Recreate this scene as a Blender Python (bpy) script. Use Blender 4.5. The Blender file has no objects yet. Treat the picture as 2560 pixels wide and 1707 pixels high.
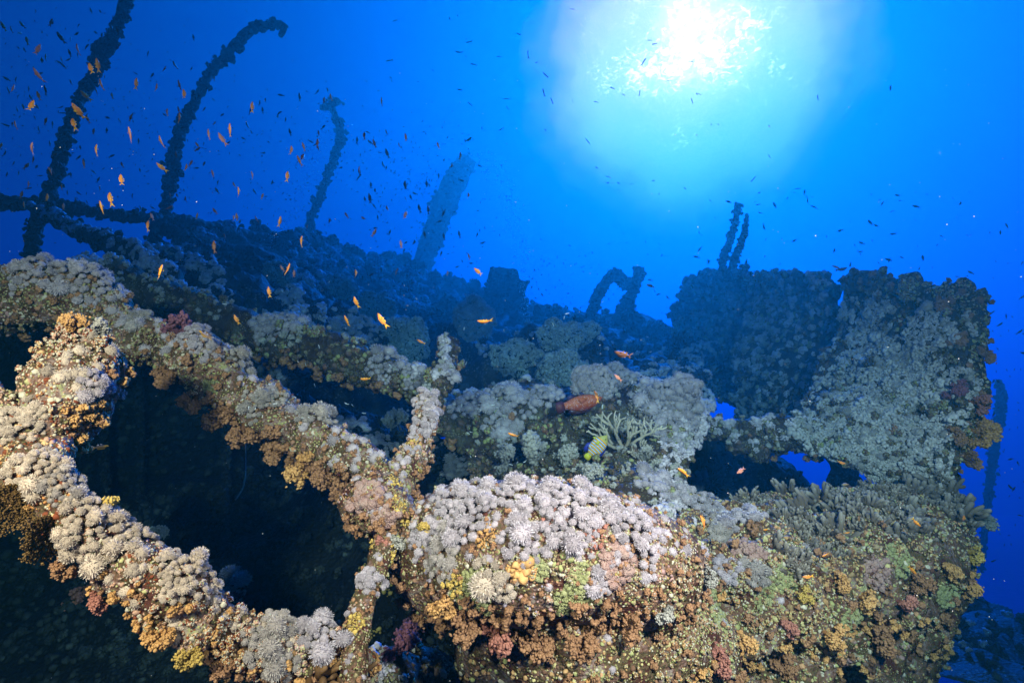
import bpy, math, random
import numpy as np
from mathutils import Vector, Matrix
from mathutils.bvhtree import BVHTree

SC = bpy.context.scene
COL = SC.collection
RNG = np.random.default_rng(7)
random.seed(7)

# ------------------------------------------------------------------ camera
LENS = 20.0
PITCH = math.radians(14.0)
CAM = np.array([0.0, 0.0, 0.0])
FPX = 2560 * LENS / 36.0
cam_d = bpy.data.cameras.new("camera")
cam_d.lens = LENS
cam_d.sensor_width = 36.0
cam_d.clip_start = 0.05
cam_d.clip_end = 500
cam = bpy.data.objects.new("camera", cam_d)
cam.rotation_euler = (math.pi / 2 + PITCH, 0, 0)
COL.objects.link(cam)
SC.camera = cam
FWD = np.array([0, math.cos(PITCH), math.sin(PITCH)])
UPV = np.array([0, -math.sin(PITCH), math.cos(PITCH)])
RGT = np.array([1.0, 0, 0])


def P(u, v, d):
    """point at photo position (u, v), d metres in front of the camera"""
    return CAM + RGT * ((u - 1280) / FPX * d) + UPV * (-(v - 853.5) / FPX * d) + FWD * d


# ------------------------------------------------------------------ sun, water light, exposure
SUN_DIR = P(1732, 122, 1.0) - CAM
SUN_DIR = SUN_DIR / np.linalg.norm(SUN_DIR)
HALO_DIR = P(1722, 172, 1.0) - CAM       # the pale window spreads a little below the sun itself
HALO_DIR = HALO_DIR / np.linalg.norm(HALO_DIR)
SC.view_settings.view_transform = 'Standard'
SC.view_settings.look = 'None'
SC.view_settings.exposure = 0.9
SC.view_settings.gamma = 1.0
SC.cycles.use_denoising = True
SC.cycles.max_bounces = 4
SC.cycles.diffuse_bounces = 2
SC.cycles.glossy_bounces = 1
SC.cycles.transmission_bounces = 2
SC.cycles.volume_bounces = 0
SC.cycles.transparent_max_bounces = 8
SC.cycles.sample_clamp_indirect = 4.0

sun_l = bpy.data.lights.new("sun", 'SUN')
sun_l.energy = 5.0
sun_l.angle = math.radians(2.5)          # the moving surface blurs the sun
sun_l.color = (0.16, 0.50, 1.0)        # sunlight after the water above
sun_o = bpy.data.objects.new("sun", sun_l)
sun_o.rotation_euler = Vector(SUN_DIR).to_track_quat('Z', 'Y').to_euler()
COL.objects.link(sun_o)


def strobe(loc, aim, power, color, cone):
    l = bpy.data.lights.new("strobe", 'SPOT')
    l.energy = power
    l.color = color
    l.spot_size = math.radians(cone)
    l.spot_blend = 1.0
    l.shadow_soft_size = 0.07
    o = bpy.data.objects.new("strobe", l)
    o.location = loc
    o.rotation_euler = (Vector(loc) - Vector(aim)).to_track_quat('Z', 'Y').to_euler()
    COL.objects.link(o)


# the photographer's two flash guns, on arms either side of the camera
strobe((-1.15, -0.10, 0.62), tuple(P(260, 1120, 1.8)), 310, (1.0, 0.66, 0.45), 108)
strobe((1.05, -0.10, 0.75), tuple(P(1900, 1370, 2.4)), 620, (1.0, 0.65, 0.51), 100)


class NT:
    def __init__(self, tree):
        self.t = tree
        self.t.nodes.clear()

    def n(self, typ, **kw):
        nd = self.t.nodes.new(typ)
        for k, val in kw.items():
            if k.startswith('i_'):
                key = k[2:]
                key = int(key) if key.isdigit() else key.replace('_', ' ')
                nd.inputs[key].default_value = val
            else:
                setattr(nd, k, val)
        return nd

    def l(self, a, b):
        self.t.links.new(a, b)

    def math(self, op, a, b=None, clamp=False):
        nd = self.n('ShaderNodeMath', operation=op, use_clamp=clamp)
        for i, x in enumerate((a, b)):
            if x is None:
                continue
            if isinstance(x, (int, float)):
                nd.inputs[i].default_value = x
            else:
                self.l(x, nd.inputs[i])
        return nd.outputs[0]

    def ramp(self, fac, stops, interp='LINEAR'):
        nd = self.n('ShaderNodeValToRGB')
        cr = nd.color_ramp
        cr.interpolation = interp
        while len(cr.elements) > 1:
            cr.elements.remove(cr.elements[-1])
        cr.elements[0].position = stops[0][0]
        cr.elements[0].color = (*stops[0][1], 1)
        for p, c in stops[1:]:
            e = cr.elements.new(p)
            e.color = (*c, 1)
        self.l(fac, nd.inputs[0])
        return nd.outputs[0]

    def mix(self, fac, a, b, mode='MIX'):
        nd = self.n('ShaderNodeMix', data_type='RGBA', blend_type=mode)
        for sock, x in ((nd.inputs[0], fac), (nd.inputs[6], a), (nd.inputs[7], b)):
            if isinstance(x, (int, float)):
                sock.default_value = x
            elif isinstance(x, tuple):
                sock.default_value = (*x, 1) if len(x) == 3 else x
            else:
                self.l(x, sock)
        return nd.outputs[2]


def make_world():
    w = bpy.data.worlds.new("World")
    SC.world = w
    w.use_nodes = True
    t = NT(w.node_tree)
    out = t.n('ShaderNodeOutputWorld')
    bg = t.n('ShaderNodeBackground')
    t.l(bg.outputs[0], out.inputs[0])
    tc = t.n('ShaderNodeTexCoord')
    nrm = t.n('ShaderNodeVectorMath', operation='NORMALIZE')
    t.l(tc.outputs['Generated'], nrm.inputs[0])
    d = nrm.outputs[0]
    # ripple the direction a little so that the edge of the bright window is uneven
    nz = t.n('ShaderNodeTexNoise', i_Scale=8.0, i_Detail=3.0, i_Roughness=0.6)
    t.l(d, nz.inputs['Vector'])
    off = t.n('ShaderNodeVectorMath', operation='MULTIPLY_ADD')
    off.inputs[1].default_value = (0.10, 0.10, 0.10)
    off.inputs[2].default_value = (-0.05, -0.05, -0.05)
    t.l(nz.outputs['Color'], off.inputs[0])
    dd = t.n('ShaderNodeVectorMath', operation='ADD')
    t.l(d, dd.inputs[0])
    t.l(off.outputs[0], dd.inputs[1])
    dn = t.n('ShaderNodeVectorMath', operation='NORMALIZE')
    t.l(dd.outputs[0], dn.inputs[0])

    def ang(vec, to=SUN_DIR):
        dp = t.n('ShaderNodeVectorMath', operation='DOT_PRODUCT')
        t.l(vec, dp.inputs[0])
        dp.inputs[1].default_value = tuple(to)
        return t.math('DIVIDE', t.math('ARCCOSINE', dp.outputs['Value']), math.pi)
    a0 = ang(d)
    a1 = ang(dn.outputs[0])
    a2 = ang(dn.outputs[0], HALO_DIR)
    dg = 1 / 180.0
    # wide soft glow through the water column
    base = t.ramp(a0, [(0, (0.0, 0.14, 0.52)), (20 * dg, (0.0, 0.085, 0.40)), (34 * dg, (0.0, 0.046, 0.25)),
                       (55 * dg, (0.0, 0.019, 0.12)), (80 * dg, (0.0, 0.008, 0.06)), (130 * dg, (0.0, 0.0025, 0.02)), (1, (0, 0.0015, 0.01))])
    glow = t.ramp(a2, [(0, (1, 1, 1)), (2.5 * dg, (.8, .95, 1)), (7.0 * dg, (.56, .8, 1)), (9.4 * dg, (.46, .60, .85)), (11.2 * dg, (.27, .28, .55)),
                       (12.8 * dg, (.08, .08, .20)), (14.8 * dg, (0, 0, 0))], 'EASE')
    core = t.ramp(a1, [(0, (1, 1, 1)), (1.6 * dg, (0.6, .6, .6)), (3.2 * dg, (.2, .2, .2)), (5.5 * dg, (0, 0, 0))], 'EASE')
    # glitter of the rippled surface: fine connected ripples, dense in the middle
    sq = t.n('ShaderNodeVectorMath', operation='MULTIPLY')
    sq.inputs[1].default_value = (1, 1, 1.5)
    t.l(d, sq.inputs[0])
    vo = t.n('ShaderNodeTexNoise', i_Scale=95.0, i_Detail=3.0, i_Roughness=0.65, i_Distortion=1.2)
    t.l(sq.outputs[0], vo.inputs['Vector'])
    patch = t.n('ShaderNodeTexNoise', i_Scale=20.0, i_Detail=2.0)
    t.l(d, patch.inputs['Vector'])
    near = t.ramp(a1, [(0, (1, 1, 1)), (3 * dg, (.9,) * 3), (6 * dg, (.62,) * 3), (9.5 * dg, (.30,) * 3), (13 * dg, (.12,) * 3), (16 * dg, (0, 0, 0))])
    g = t.math('ADD', vo.outputs['Fac'], t.math('MULTIPLY', t.math('SUBTRACT', patch.outputs['Fac'], 0.5), 0.55))
    g = t.math('ADD', g, t.math('MULTIPLY', near, 0.27))
    g = t.math('MULTIPLY', t.math('SUBTRACT', g, 0.70), 5.5, clamp=True)
    g = t.math('MULTIPLY', t.math('MULTIPLY', g, g), near)
    c1 = t.mix(1.0, base, t.mix(1.0, glow, GLOW, 'MULTIPLY'), 'ADD')
    c2 = t.mix(1.0, c1, t.mix(1.0, t.mix(1.0, core, t.ramp(vo.outputs['Fac'], [(.34, (.35,) * 3), (.6, (1.3,) * 3)]), 'MULTIPLY'), CORE, 'MULTIPLY'), 'ADD')
    gl = t.n('ShaderNodeVectorMath', operation='SCALE')
    gl.inputs[0].default_value = CORE
    t.l(g, gl.inputs['Scale'])
    c3 = t.mix(1.0, c2, gl.outputs[0], 'ADD')
    # all of it is the daylight that comes down through the surface
    t.l(c3, bg.inputs[0])
    bg.inputs[1].default_value = 1.0
    for nd in w.node_tree.nodes:
        if nd.bl_idname == 'ShaderNodeMix':
            nd.clamp_factor = True
            nd.clamp_result = False


GLOW = (46.0, 1.25, .24)
CORE = (56.0, 2.2, .5)
make_world()


# ------------------------------------------------------------------ geometry kit
class Geo:
    front = 0            # of a two-sided sheet, how many quads are its outer face

    def __init__(self, V, F3=None, F4=None, A=None):
        self.V = np.asarray(V, float).reshape(-1, 3)
        self.F3 = np.zeros((0, 3), int) if F3 is None else np.asarray(F3, int).reshape(-1, 3)
        self.F4 = np.zeros((0, 4), int) if F4 is None else np.asarray(F4, int).reshape(-1, 4)
        self.A = np.zeros(len(self.V)) if A is None else np.asarray(A, float)

    def tris(self):
        q = self.F4
        return np.vstack([self.F3, q[:, [0, 1, 2]], q[:, [0, 2, 3]]])

    def normals(self):
        t = self.tris()
        a, b, c = self.V[t[:, 0]], self.V[t[:, 1]], self.V[t[:, 2]]
        n = np.cross(b - a, c - a)
        N = np.zeros_like(self.V)
        for k in range(3):
            np.add.at(N, t[:, k], n)
        return N / (np.linalg.norm(N, axis=1, keepdims=True) + 1e-12)

    def moved(self, M=None, t=(0, 0, 0)):
        V = self.V if M is None else self.V @ np.asarray(M, float).T
        return Geo(V + np.asarray(t, float), self.F3, self.F4, self.A)


def join(gs):
    Vs, F3, F4, A, o = [], [], [], [], 0
    for g in gs:
        Vs.append(g.V)
        F3.append(g.F3 + o)
        F4.append(g.F4 + o)
        A.append(g.A)
        o += len(g.V)
    return Geo(np.vstack(Vs), np.vstack(F3), np.vstack(F4), np.concatenate(A))


def mesh(name, g, mats, smooth=True, midx=None):
    me = bpy.data.meshes.new(name)
    nv, n3, n4 = len(g.V), len(g.F3), len(g.F4)
    me.vertices.add(nv)
    me.vertices.foreach_set('co', g.V.astype(np.float32).ravel())
    loops = np.concatenate([g.F3.ravel(), g.F4.ravel()]).astype(np.int32)
    me.loops.add(len(loops))
    me.loops.foreach_set('vertex_index', loops)
    me.polygons.add(n3 + n4)
    st = np.concatenate([np.arange(n3) * 3, n3 * 3 + np.arange(n4) * 4]).astype(np.int32)
    me.polygons.foreach_set('loop_start', st)
    if midx is not None:
        me.polygons.foreach_set('material_index', np.asarray(midx, np.int32))
    me.polygons.foreach_set('use_smooth', np.full(n3 + n4, smooth))
    at = me.attributes.new('tip', 'FLOAT', 'POINT')
    at.data.foreach_set('value', g.A.astype(np.float32))
    for m in (mats if isinstance(mats, (list, tuple)) else [mats]):
        me.materials.append(m)
    me.update(calc_edges=True)
    return me


def link(name, me, parent=None, loc=(0, 0, 0)):
    o = bpy.data.objects.new(name, me)
    o.location = loc
    COL.objects.link(o)
    if parent is not None:
        o.parent = parent
    return o


def tag(o, label=None, cat=None, group=None, kind=None):
    if label:
        o['label'] = label
    if cat:
        o['category'] = cat
    if group:
        o['group'] = group
    if kind:
        o['kind'] = kind
    return o


def put(name, g, mats, base=None, parent=None, smooth=True):
    """mesh given in world space; its origin goes to base (or to its parent's)"""
    if parent is not None:
        pl = np.array(parent.matrix_world.translation if parent.parent is None else parent.location)
        pl = np.array(parent.location)
        o = link(name, mesh(name, g.moved(t=-pl), mats, smooth), parent)
    else:
        b = g.V.mean(0) if base is None else np.asarray(base, float)
        if base is None:
            b[2] = g.V[:, 2].min()
        o = link(name, mesh(name, g.moved(t=-b), mats, smooth), None, tuple(b))
    return o


# ---- noise
def _hash(i, j, k, s):
    h = (i * 374761393 + j * 668265263 + k * 2147483647 + s * 144665) & 0xffffffff
    h = ((h ^ (h >> 13)) * 1274126177) & 0xffffffff
    h = h ^ (h >> 16)
    return (h & 0xffff) / 65535.0 * 2 - 1


def vnoise(p, seed=0):
    p = np.asarray(p, float)
    i = np.floor(p).astype(np.int64)
    f = p - i
    f = f * f * (3 - 2 * f)
    r = 0
    for dx in (0, 1):
        wx = f[:, 0] if dx else 1 - f[:, 0]
        for dy in (0, 1):
            wy = f[:, 1] if dy else 1 - f[:, 1]
            for dz in (0, 1):
                wz = f[:, 2] if dz else 1 - f[:, 2]
                r = r + wx * wy * wz * _hash(i[:, 0] + dx, i[:, 1] + dy, i[:, 2] + dz, seed)
    return r


def fbm(p, seed=0, oct=4, gain=0.5):
    a, s, r = 1.0, 1.0, 0
    for o in range(oct):
        r = r + a * vnoise(p * s + 17.3 * o, seed + o)
        a *= gain
        s *= 2.03
    return r


def ico(sub):
    t = (1 + 5 ** .5) / 2
    V = [(-1, t, 0), (1, t, 0), (-1, -t, 0), (1, -t, 0), (0, -1, t), (0, 1, t), (0, -1, -t), (0, 1, -t), (t, 0, -1), (t, 0, 1), (-t, 0, -1), (-t, 0, 1)]
    F = [(0, 11, 5), (0, 5, 1), (0, 1, 7), (0, 7, 10), (0, 10, 11), (1, 5, 9), (5, 11, 4), (11, 10, 2), (10, 7, 6), (7, 1, 8),
         (3, 9, 4), (3, 4, 2), (3, 2, 6), (3, 6, 8), (3, 8, 9), (4, 9, 5), (2, 4, 11), (6, 2, 10), (8, 6, 7), (9, 8, 1)]
    V = [np.array(v) / np.linalg.norm(v) for v in V]
    for _ in range(sub):
        c, NF = {}, []

        def mid(a, b):
            k = (min(a, b), max(a, b))
            if k not in c:
                m = V[a] + V[b]
                V.append(m / np.linalg.norm(m))
                c[k] = len(V) - 1
            return c[k]
        for a, b, d in F:
            ab, bd, da = mid(a, b), mid(b, d), mid(d, a)
            NF += [(a, ab, da), (b, bd, ab), (d, da, bd), (ab, bd, da)]
        F = NF
    return Geo(np.array(V), F)


ICO0, ICO1, ICO2, ICO3, ICO4 = [ico(k) for k in range(5)]


def spline(pts, n):
    """Catmull-Rom through rows of numbers, n samples, even in arc length"""
    p = np.asarray(pts, float)
    if len(p) == 2:
        p = np.vstack([p[0], p.mean(0), p[1]])
    q = np.vstack([2 * p[0] - p[1], p, 2 * p[-1] - p[-2]])
    out = []
    K = max(4, int(3 * n / (len(p) - 1)))
    for i in range(len(p) - 1):
        a, b, c, d = q[i], q[i + 1], q[i + 2], q[i + 3]
        t = np.linspace(0, 1, K, endpoint=False)[:, None]
        out.append(0.5 * (2 * b + (c - a) * t + (2 * a - 5 * b + 4 * c - d) * t ** 2 + (3 * b - a - 3 * c + d) * t ** 3))
    out.append(p[-1][None])
    o = np.vstack(out)
    s = np.concatenate([[0], np.cumsum(np.linalg.norm(np.diff(o[:, :3], axis=0), axis=1))])
    u = np.linspace(0, s[-1], n)
    return np.stack([np.interp(u, s, o[:, k]) for k in range(o.shape[1])], 1)


def sweep(c, r, ring=20, cap=True):
    """tube round a line of points c with radii r"""
    n = len(c)
    T = np.gradient(c, axis=0)
    T /= np.linalg.norm(T, axis=1, keepdims=True) + 1e-12
    a = np.array([0, 0, 1.0]) if abs(T[0, 2]) < 0.9 else np.array([0, 1.0, 0])
    U = np.zeros_like(c)
    u = np.cross(T[0], a)
    for i in range(n):
        u = u - T[i] * np.dot(u, T[i])
        u /= np.linalg.norm(u) + 1e-12
        U[i] = u
    W = np.cross(T, U)
    th = np.linspace(0, 2 * math.pi, ring, endpoint=False)
    V = c[:, None] + r[:, None, None] * (np.cos(th)[None, :, None] * U[:, None] + np.sin(th)[None, :, None] * W[:, None])
    V = V.reshape(-1, 3)
    i, j = np.meshgrid(np.arange(n - 1), np.arange(ring), indexing='ij')
    k = (j + 1) % ring
    F4 = np.stack([i * ring + j, i * ring + k, (i + 1) * ring + k, (i + 1) * ring + j], -1).reshape(-1, 4)
    F3 = np.zeros((0, 3), int)
    if cap:
        V = np.vstack([V, c[:1] - T[:1] * r[0] * .4, c[-1:] + T[-1:] * r[-1] * .4])
        a0, a1 = len(V) - 2, len(V) - 1
        jj = np.arange(ring)
        kk = (jj + 1) % ring
        F3 = np.vstack([np.stack([np.full(ring, a0), kk, jj], 1), np.stack([np.full(ring, a1), (n - 1) * ring + jj, (n - 1) * ring + kk], 1)])
    return Geo(V, F3, F4)


def rough(g, amp, freq, seed=0, oct=4, ridge=0.0):
    N = g.normals()
    n = fbm(g.V * freq, seed, oct, .42)
    if ridge:
        n = n * (1 - ridge) + ridge * (1 - 2 * np.abs(fbm(g.V * freq * 1.7, seed + 9, 3, .4)))
    return Geo(g.V + N * (np.asarray(amp) * n)[:, None], g.F3, g.F4, g.A)


def D(d):
    """far things stand farther off than a first guess put them"""
    x = d - 4.5
    return d if d < 4.5 else 4.5 + x * (1.1 + .03 * x)


def tube(pts, amp=0.35, freq=None, seed=0, res=1.0, ring=28):
    """pts: (u, v, d, radius in photo pixels)"""
    q = np.array([[*P(u, v, D(d)), r * D(d) / FPX] for u, v, d, r in pts])
    L = np.linalg.norm(np.diff(q[:, :3], axis=0), axis=1).sum()
    rm = q[:, 3].mean()
    n = int(max(12, res * L / rm * 6))
    s = spline(q, n)
    g = sweep(s[:, :3], np.maximum(s[:, 3], 0.3 * rm), ring)
    return rough(g, amp * rm, freq or 0.9 / rm, seed, 5)


def loft(rows, nu=80, nv=60, amp=0.05, freq=3.0, seed=0, thick=0.3, ridge=0.2):
    """rows of (u, v, d); a noisy sheet through them, with a back"""
    R = [spline([P(u, v, D(d)) for u, v, d in row], nu) for row in rows]
    k = D(np.mean([p[2] for row in rows for p in row])) / np.mean([p[2] for row in rows for p in row])
    amp, freq, thick = amp * k, freq / k, thick * k
    R = np.array(R)
    G = np.stack([spline(R[:, k], nv) for k in range(nu)], 1)      # nv, nu, 3
    V = G.reshape(-1, 3)
    i, j = np.meshgrid(np.arange(nv - 1), np.arange(nu - 1), indexing='ij')
    F4 = np.stack([i * nu + j, (i + 1) * nu + j, (i + 1) * nu + j + 1, i * nu + j + 1], -1).reshape(-1, 4)
    g = Geo(V, None, F4)
    N = g.normals()
    if np.mean(np.einsum('ij,ij->i', N, CAM - V)) < 0:
        g.F4 = g.F4[:, ::-1]
    N = g.normals()
    g = rough(g, amp, freq, seed, 5, ridge)
    g.front = len(g.F4)
    if thick:
        n = len(g.V)
        nf = len(g.F4)
        away = g.V - CAM
        away = away / np.linalg.norm(away, axis=1, keepdims=True)
        B = Geo(g.V + away * thick, None, g.F4[:, ::-1])
        b = np.concatenate([np.arange(nu), np.arange(1, nv) * nu + nu - 1, (nv - 1) * nu + np.arange(nu - 2, -1, -1), np.arange(nv - 2, 0, -1) * nu])
        c = np.roll(b, -1)
        S = np.stack([b, c, c + n, b + n], 1)
        g = Geo(np.vstack([g.V, B.V]), None, np.vstack([g.F4, B.F4 + n, S]))
        g.front = nf
    return g


def blob(u, v, d, ru, rv, rd=None, amp=0.2, freq=None, seed=0, sub=4, remap=True):
    d = D(d) if remap else d
    r = np.array([ru * d / FPX, (rd or (ru + rv) / 2) * d / FPX, rv * d / FPX])
    g = (ICO4 if sub == 4 else ico(sub)) if sub > 3 else ICO3
    V = g.V * r
    V = V[:, :1] * RGT + V[:, 1:2] * FWD + V[:, 2:] * UPV + P(u, v, d)
    return rough(Geo(V, g.F3), amp * r.mean(), freq or 1.3 / r.mean(), seed, 5)


# ---- surfaces with sample pools
def in_view(p):
    q = p - CAM
    d = np.maximum(q @ FWD, .3)
    u, v = q @ RGT / d * FPX, q @ UPV / d * FPX
    return np.where((np.abs(u) < 1400) & (np.abs(v) < 970), 1.0, .12)


class Surf:
    def __init__(self, g, n):
        self.g = g
        t = g.tris()
        a, b, c = g.V[t[:, 0]], g.V[t[:, 1]], g.V[t[:, 2]]
        ar = np.linalg.norm(np.cross(b - a, c - a), axis=1)
        cen = (a + b + c) / 3
        dep = (cen - CAM) @ FWD
        w = ar / np.maximum(dep, 0.6) ** 2            # even density in the picture
        N = g.normals()
        fn = np.cross(b - a, c - a)
        fn /= np.linalg.norm(fn, axis=1, keepdims=True) + 1e-12
        vd = CAM - cen
        vd /= np.linalg.norm(vd, axis=1, keepdims=True)
        face = np.einsum('ij,ij->i', fn, vd)
        w = w * (face > -0.45) * np.maximum(face, .15)
        w = w * in_view(cen)
        if g.front:
            nq = len(g.F4)
            w[g.front:nq] = 0
            w[nq + g.front:] = 0
        k = RNG.choice(len(t), n, p=w / w.sum())
        r1, r2 = np.sqrt(RNG.random(n))[:, None], RNG.random(n)[:, None]
        self.p = a[k] * (1 - r1) + b[k] * r1 * (1 - r2) + c[k] * r1 * r2
        self.n = N[t[k, 0]] * (1 - r1) + N[t[k, 1]] * r1 * (1 - r2) + N[t[k, 2]] * r1 * r2
        self.n /= np.linalg.norm(self.n, axis=1, keepdims=True) + 1e-12
        self.d = (self.p - CAM) @ FWD


SURFS = []
_bvh = [None, 0]


def surf(g, n):
    s = Surf(g, n)
    SURFS.append(s)
    return s


def cast(u, v):
    """where the ray through photo position (u, v) meets the wreck: (point, normal, depth) or None"""
    if _bvh[1] != len(SURFS):
        V, F, o = [], [], 0
        for s in SURFS:
            V.append(s.g.V)
            F.append(s.g.tris() + o)
            o += len(s.g.V)
        _bvh[0] = BVHTree.FromPolygons(np.vstack(V).tolist(), np.vstack(F).tolist())
        _bvh[1] = len(SURFS)
    d = P(u, v, 1.0) - CAM
    h = _bvh[0].ray_cast(Vector(CAM), Vector(d))
    if h[0] is None:
        return None
    p = np.array(h[0])
    return p, np.array(h[1]), float((p - CAM) @ FWD)


def poisson(p, rad, limit=None):
    """indices of p, thinned so that no two are nearer than rad (scalar or per point)"""
    rad = np.broadcast_to(rad, len(p))
    cell = float(rad.max())
    grid, keep = {}, []
    key = np.floor(p / cell).astype(int)
    for i in range(len(p)):
        k = tuple(key[i])
        ok = True
        for dx in (-1, 0, 1):
            for dy in (-1, 0, 1):
                for dz in (-1, 0, 1):
                    for j in grid.get((k[0] + dx, k[1] + dy, k[2] + dz), ()):
                        q = p[i] - p[j]
                        if q @ q < rad[i] ** 2:
                            ok = False
                            break
                    if not ok:
                        break
                if not ok:
                    break
            if not ok:
                break
        if ok:
            grid.setdefault(k, []).append(i)
            keep.append(i)
            if limit and len(keep) >= limit:
                break
    return np.array(keep, int)


def frames(n, twist):
    n = n / (np.linalg.norm(n, axis=1, keepdims=True) + 1e-12)
    a = np.where(np.abs(n[:, 2:3]) < 0.9, [[0, 0, 1.0]], [[1.0, 0, 0]])
    x = np.cross(a, n)
    x /= np.linalg.norm(x, axis=1, keepdims=True)
    y = np.cross(n, x)
    c, s = np.cos(twist)[:, None], np.sin(twist)[:, None]
    return np.stack([x * c + y * s, y * c - x * s, n], 2)


def scatter(kits, pos, nrm, scale, stretch=None, rng=RNG):
    """copies of small shapes merged into one mesh"""
    n = len(pos)
    if n == 0:
        return None
    M = frames(nrm, rng.random(n) * 6.283) * np.broadcast_to(scale, n)[:, None, None]
    if stretch is not None:
        M = M * np.asarray(stretch).reshape(1, 1, 3)
    which = rng.integers(0, len(kits), n)
    out = []
    for k, g in enumerate(kits):
        m = which == k
        c = int(m.sum())
        if not c:
            continue
        V = np.einsum('nij,vj->nvi', M[m], g.V) + pos[m][:, None]
        o = (np.arange(c) * len(g.V))[:, None, None]
        out.append(Geo(V.reshape(-1, 3), (g.F3[None] + o).reshape(-1, 3), (g.F4[None] + o).reshape(-1, 4), np.tile(g.A, c)))
    return join(out)


# ---- small shapes
def k_nodule(seed, g=ICO1, amp=.3):
    r = np.random.default_rng(seed)
    V = g.V * (1 + amp * 1.4 * fbm(g.V * 1.9 + seed * 3.1, seed, 2))[:, None] * r.uniform(.75, 1.2, 3)
    return Geo(V * [1, 1, .8] + [0, 0, .15], g.F3, None, np.clip(V[:, 2] * .5 + .5, 0, 1))


def k_puff(seed, n=340, core=True):
    """a pom-pom of feathery polyps"""
    r = np.random.default_rng(seed)
    i = np.arange(n) + .5
    z = 1 - i / n * 1.35
    ph = i * 2.39996
    s = np.sqrt(np.maximum(0, 1 - z * z))
    D = np.stack([s * np.cos(ph), s * np.sin(ph), z], 1) + r.normal(0, .24, (n, 3))
    D /= np.linalg.norm(D, axis=1, keepdims=True)
    side = np.cross(D, r.normal(0, 1, (n, 3)))
    side /= np.linalg.norm(side, axis=1, keepdims=True)
    L = r.uniform(.90, 1.10, n)[:, None]
    bend = np.cross(D, side) * r.uniform(-.13, .13, n)[:, None]
    b0, b1, b2 = D * .62, D * (.84 * L), D * L + bend
    w0, w1, w2 = .022, .031, .017
    V = np.stack([b0 - side * w0, b0 + side * w0, b1 - side * w1, b1 + side * w1, b2 - side * w2, b2 + side * w2], 1).reshape(-1, 3)
    o = np.arange(n)[:, None] * 6
    F4 = np.stack([o + [0, 1, 3, 2], o + [2, 3, 5, 4]], 1).reshape(-1, 4)
    A = np.tile([.25, .25, .7, .7, 1, 1], n)
    sq = np.array([r.uniform(.9, 1.15), r.uniform(.9, 1.15), r.uniform(.75, .95)])
    g = Geo(V * sq + [0, 0, .1], None, F4, A)
    if core:
        q = ICO2.V * (1 + .07 * fbm(ICO2.V * 3 + seed, seed, 2))[:, None]
        c = Geo(q * .78 * sq + [0, 0, .1], ICO2.F3, None, np.full(len(ICO2.V), .45))
        g = join([g, c])
    return g


def k_puff_far(seed):
    """the same pom-pom for greater distances: a cauliflower of small lobes"""
    r = np.random.default_rng(seed)
    i = np.arange(12) + .5
    z = 1 - i / 12 * 1.25
    q = np.sqrt(np.maximum(0, 1 - z * z))
    D = np.stack([q * np.cos(i * 2.4), q * np.sin(i * 2.4), z], 1) * r.uniform(.55, .8, (12, 1)) + r.normal(0, .08, (12, 3))
    g = scatter([k_nodule(seed + k, ICO1 if k == 0 else ICO0, .4) for k in range(2)], D, D, r.uniform(.26, .48, 12), rng=r)
    g.A = np.clip(.3 + .7 * np.linalg.norm(g.V, axis=1), 0, 1)
    core = Geo(ICO1.V * .62, ICO1.F3, None, np.full(len(ICO1.V), .2))
    g = join([g, core])
    g.V = g.V * [1, 1, .85] + [0, 0, .15]
    return g


def octas(P0, R):
    o = Geo([(1, 0, 0), (-1, 0, 0), (0, 1, 0), (0, -1, 0), (0, 0, 1), (0, 0, -1)],
            [(0, 2, 4), (2, 1, 4), (1, 3, 4), (3, 0, 4), (2, 0, 5), (1, 2, 5), (3, 1, 5), (0, 3, 5)])
    return o


OCTA = octas(0, 0)


def k_tree(seed, levels=3, spread=.75, knob=.085, stem=True, nb=(5, 5, 5), base=None, many=(3, 6)):
    """a branching soft coral: short trunk, forked branches, knobbly tips"""
    r = np.random.default_rng(seed)
    tubes, tips, tv = [], [], []

    def grow(p, d, L, lv, rad):
        q = p + d * L
        if stem and lv < levels:
            c = np.stack([p, (p + q) / 2 + r.normal(0, .04 * L, 3), q])
            tubes.append(sweep(c, np.array([rad, rad * .8, rad * .6]), 5, False))
        if lv == levels:
            for _ in range(int(r.integers(*many))):
                tips.append(q + r.normal(0, L * .42, 3))
                tv.append(min(1, np.linalg.norm(q)))
            return
        for _ in range(nb[lv]):
            e = d + r.normal(0, spread, 3)
            e /= np.linalg.norm(e)
            grow(p + d * L * r.uniform(.55, 1), e, L * r.uniform(.5, .72), lv + 1, rad * .55)
    grow(np.zeros(3), np.array([0, 0, 1.0]), .42, 0, .09)
    tips = np.array(tips)
    sc = 1.0 / max(.6, np.abs(tips).max())
    k = scatter([k_nodule(seed + q, base or ICO0, .35) for q in range(3)], tips, r.normal(0, 1, tips.shape) + [0, 0, .6], knob * r.uniform(.6, 1.25, len(tips)), rng=r)
    k.A = np.clip(np.linalg.norm(k.V, axis=1), 0, 1)
    g = join([k] + tubes)
    g.V = g.V * sc
    return g


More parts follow.
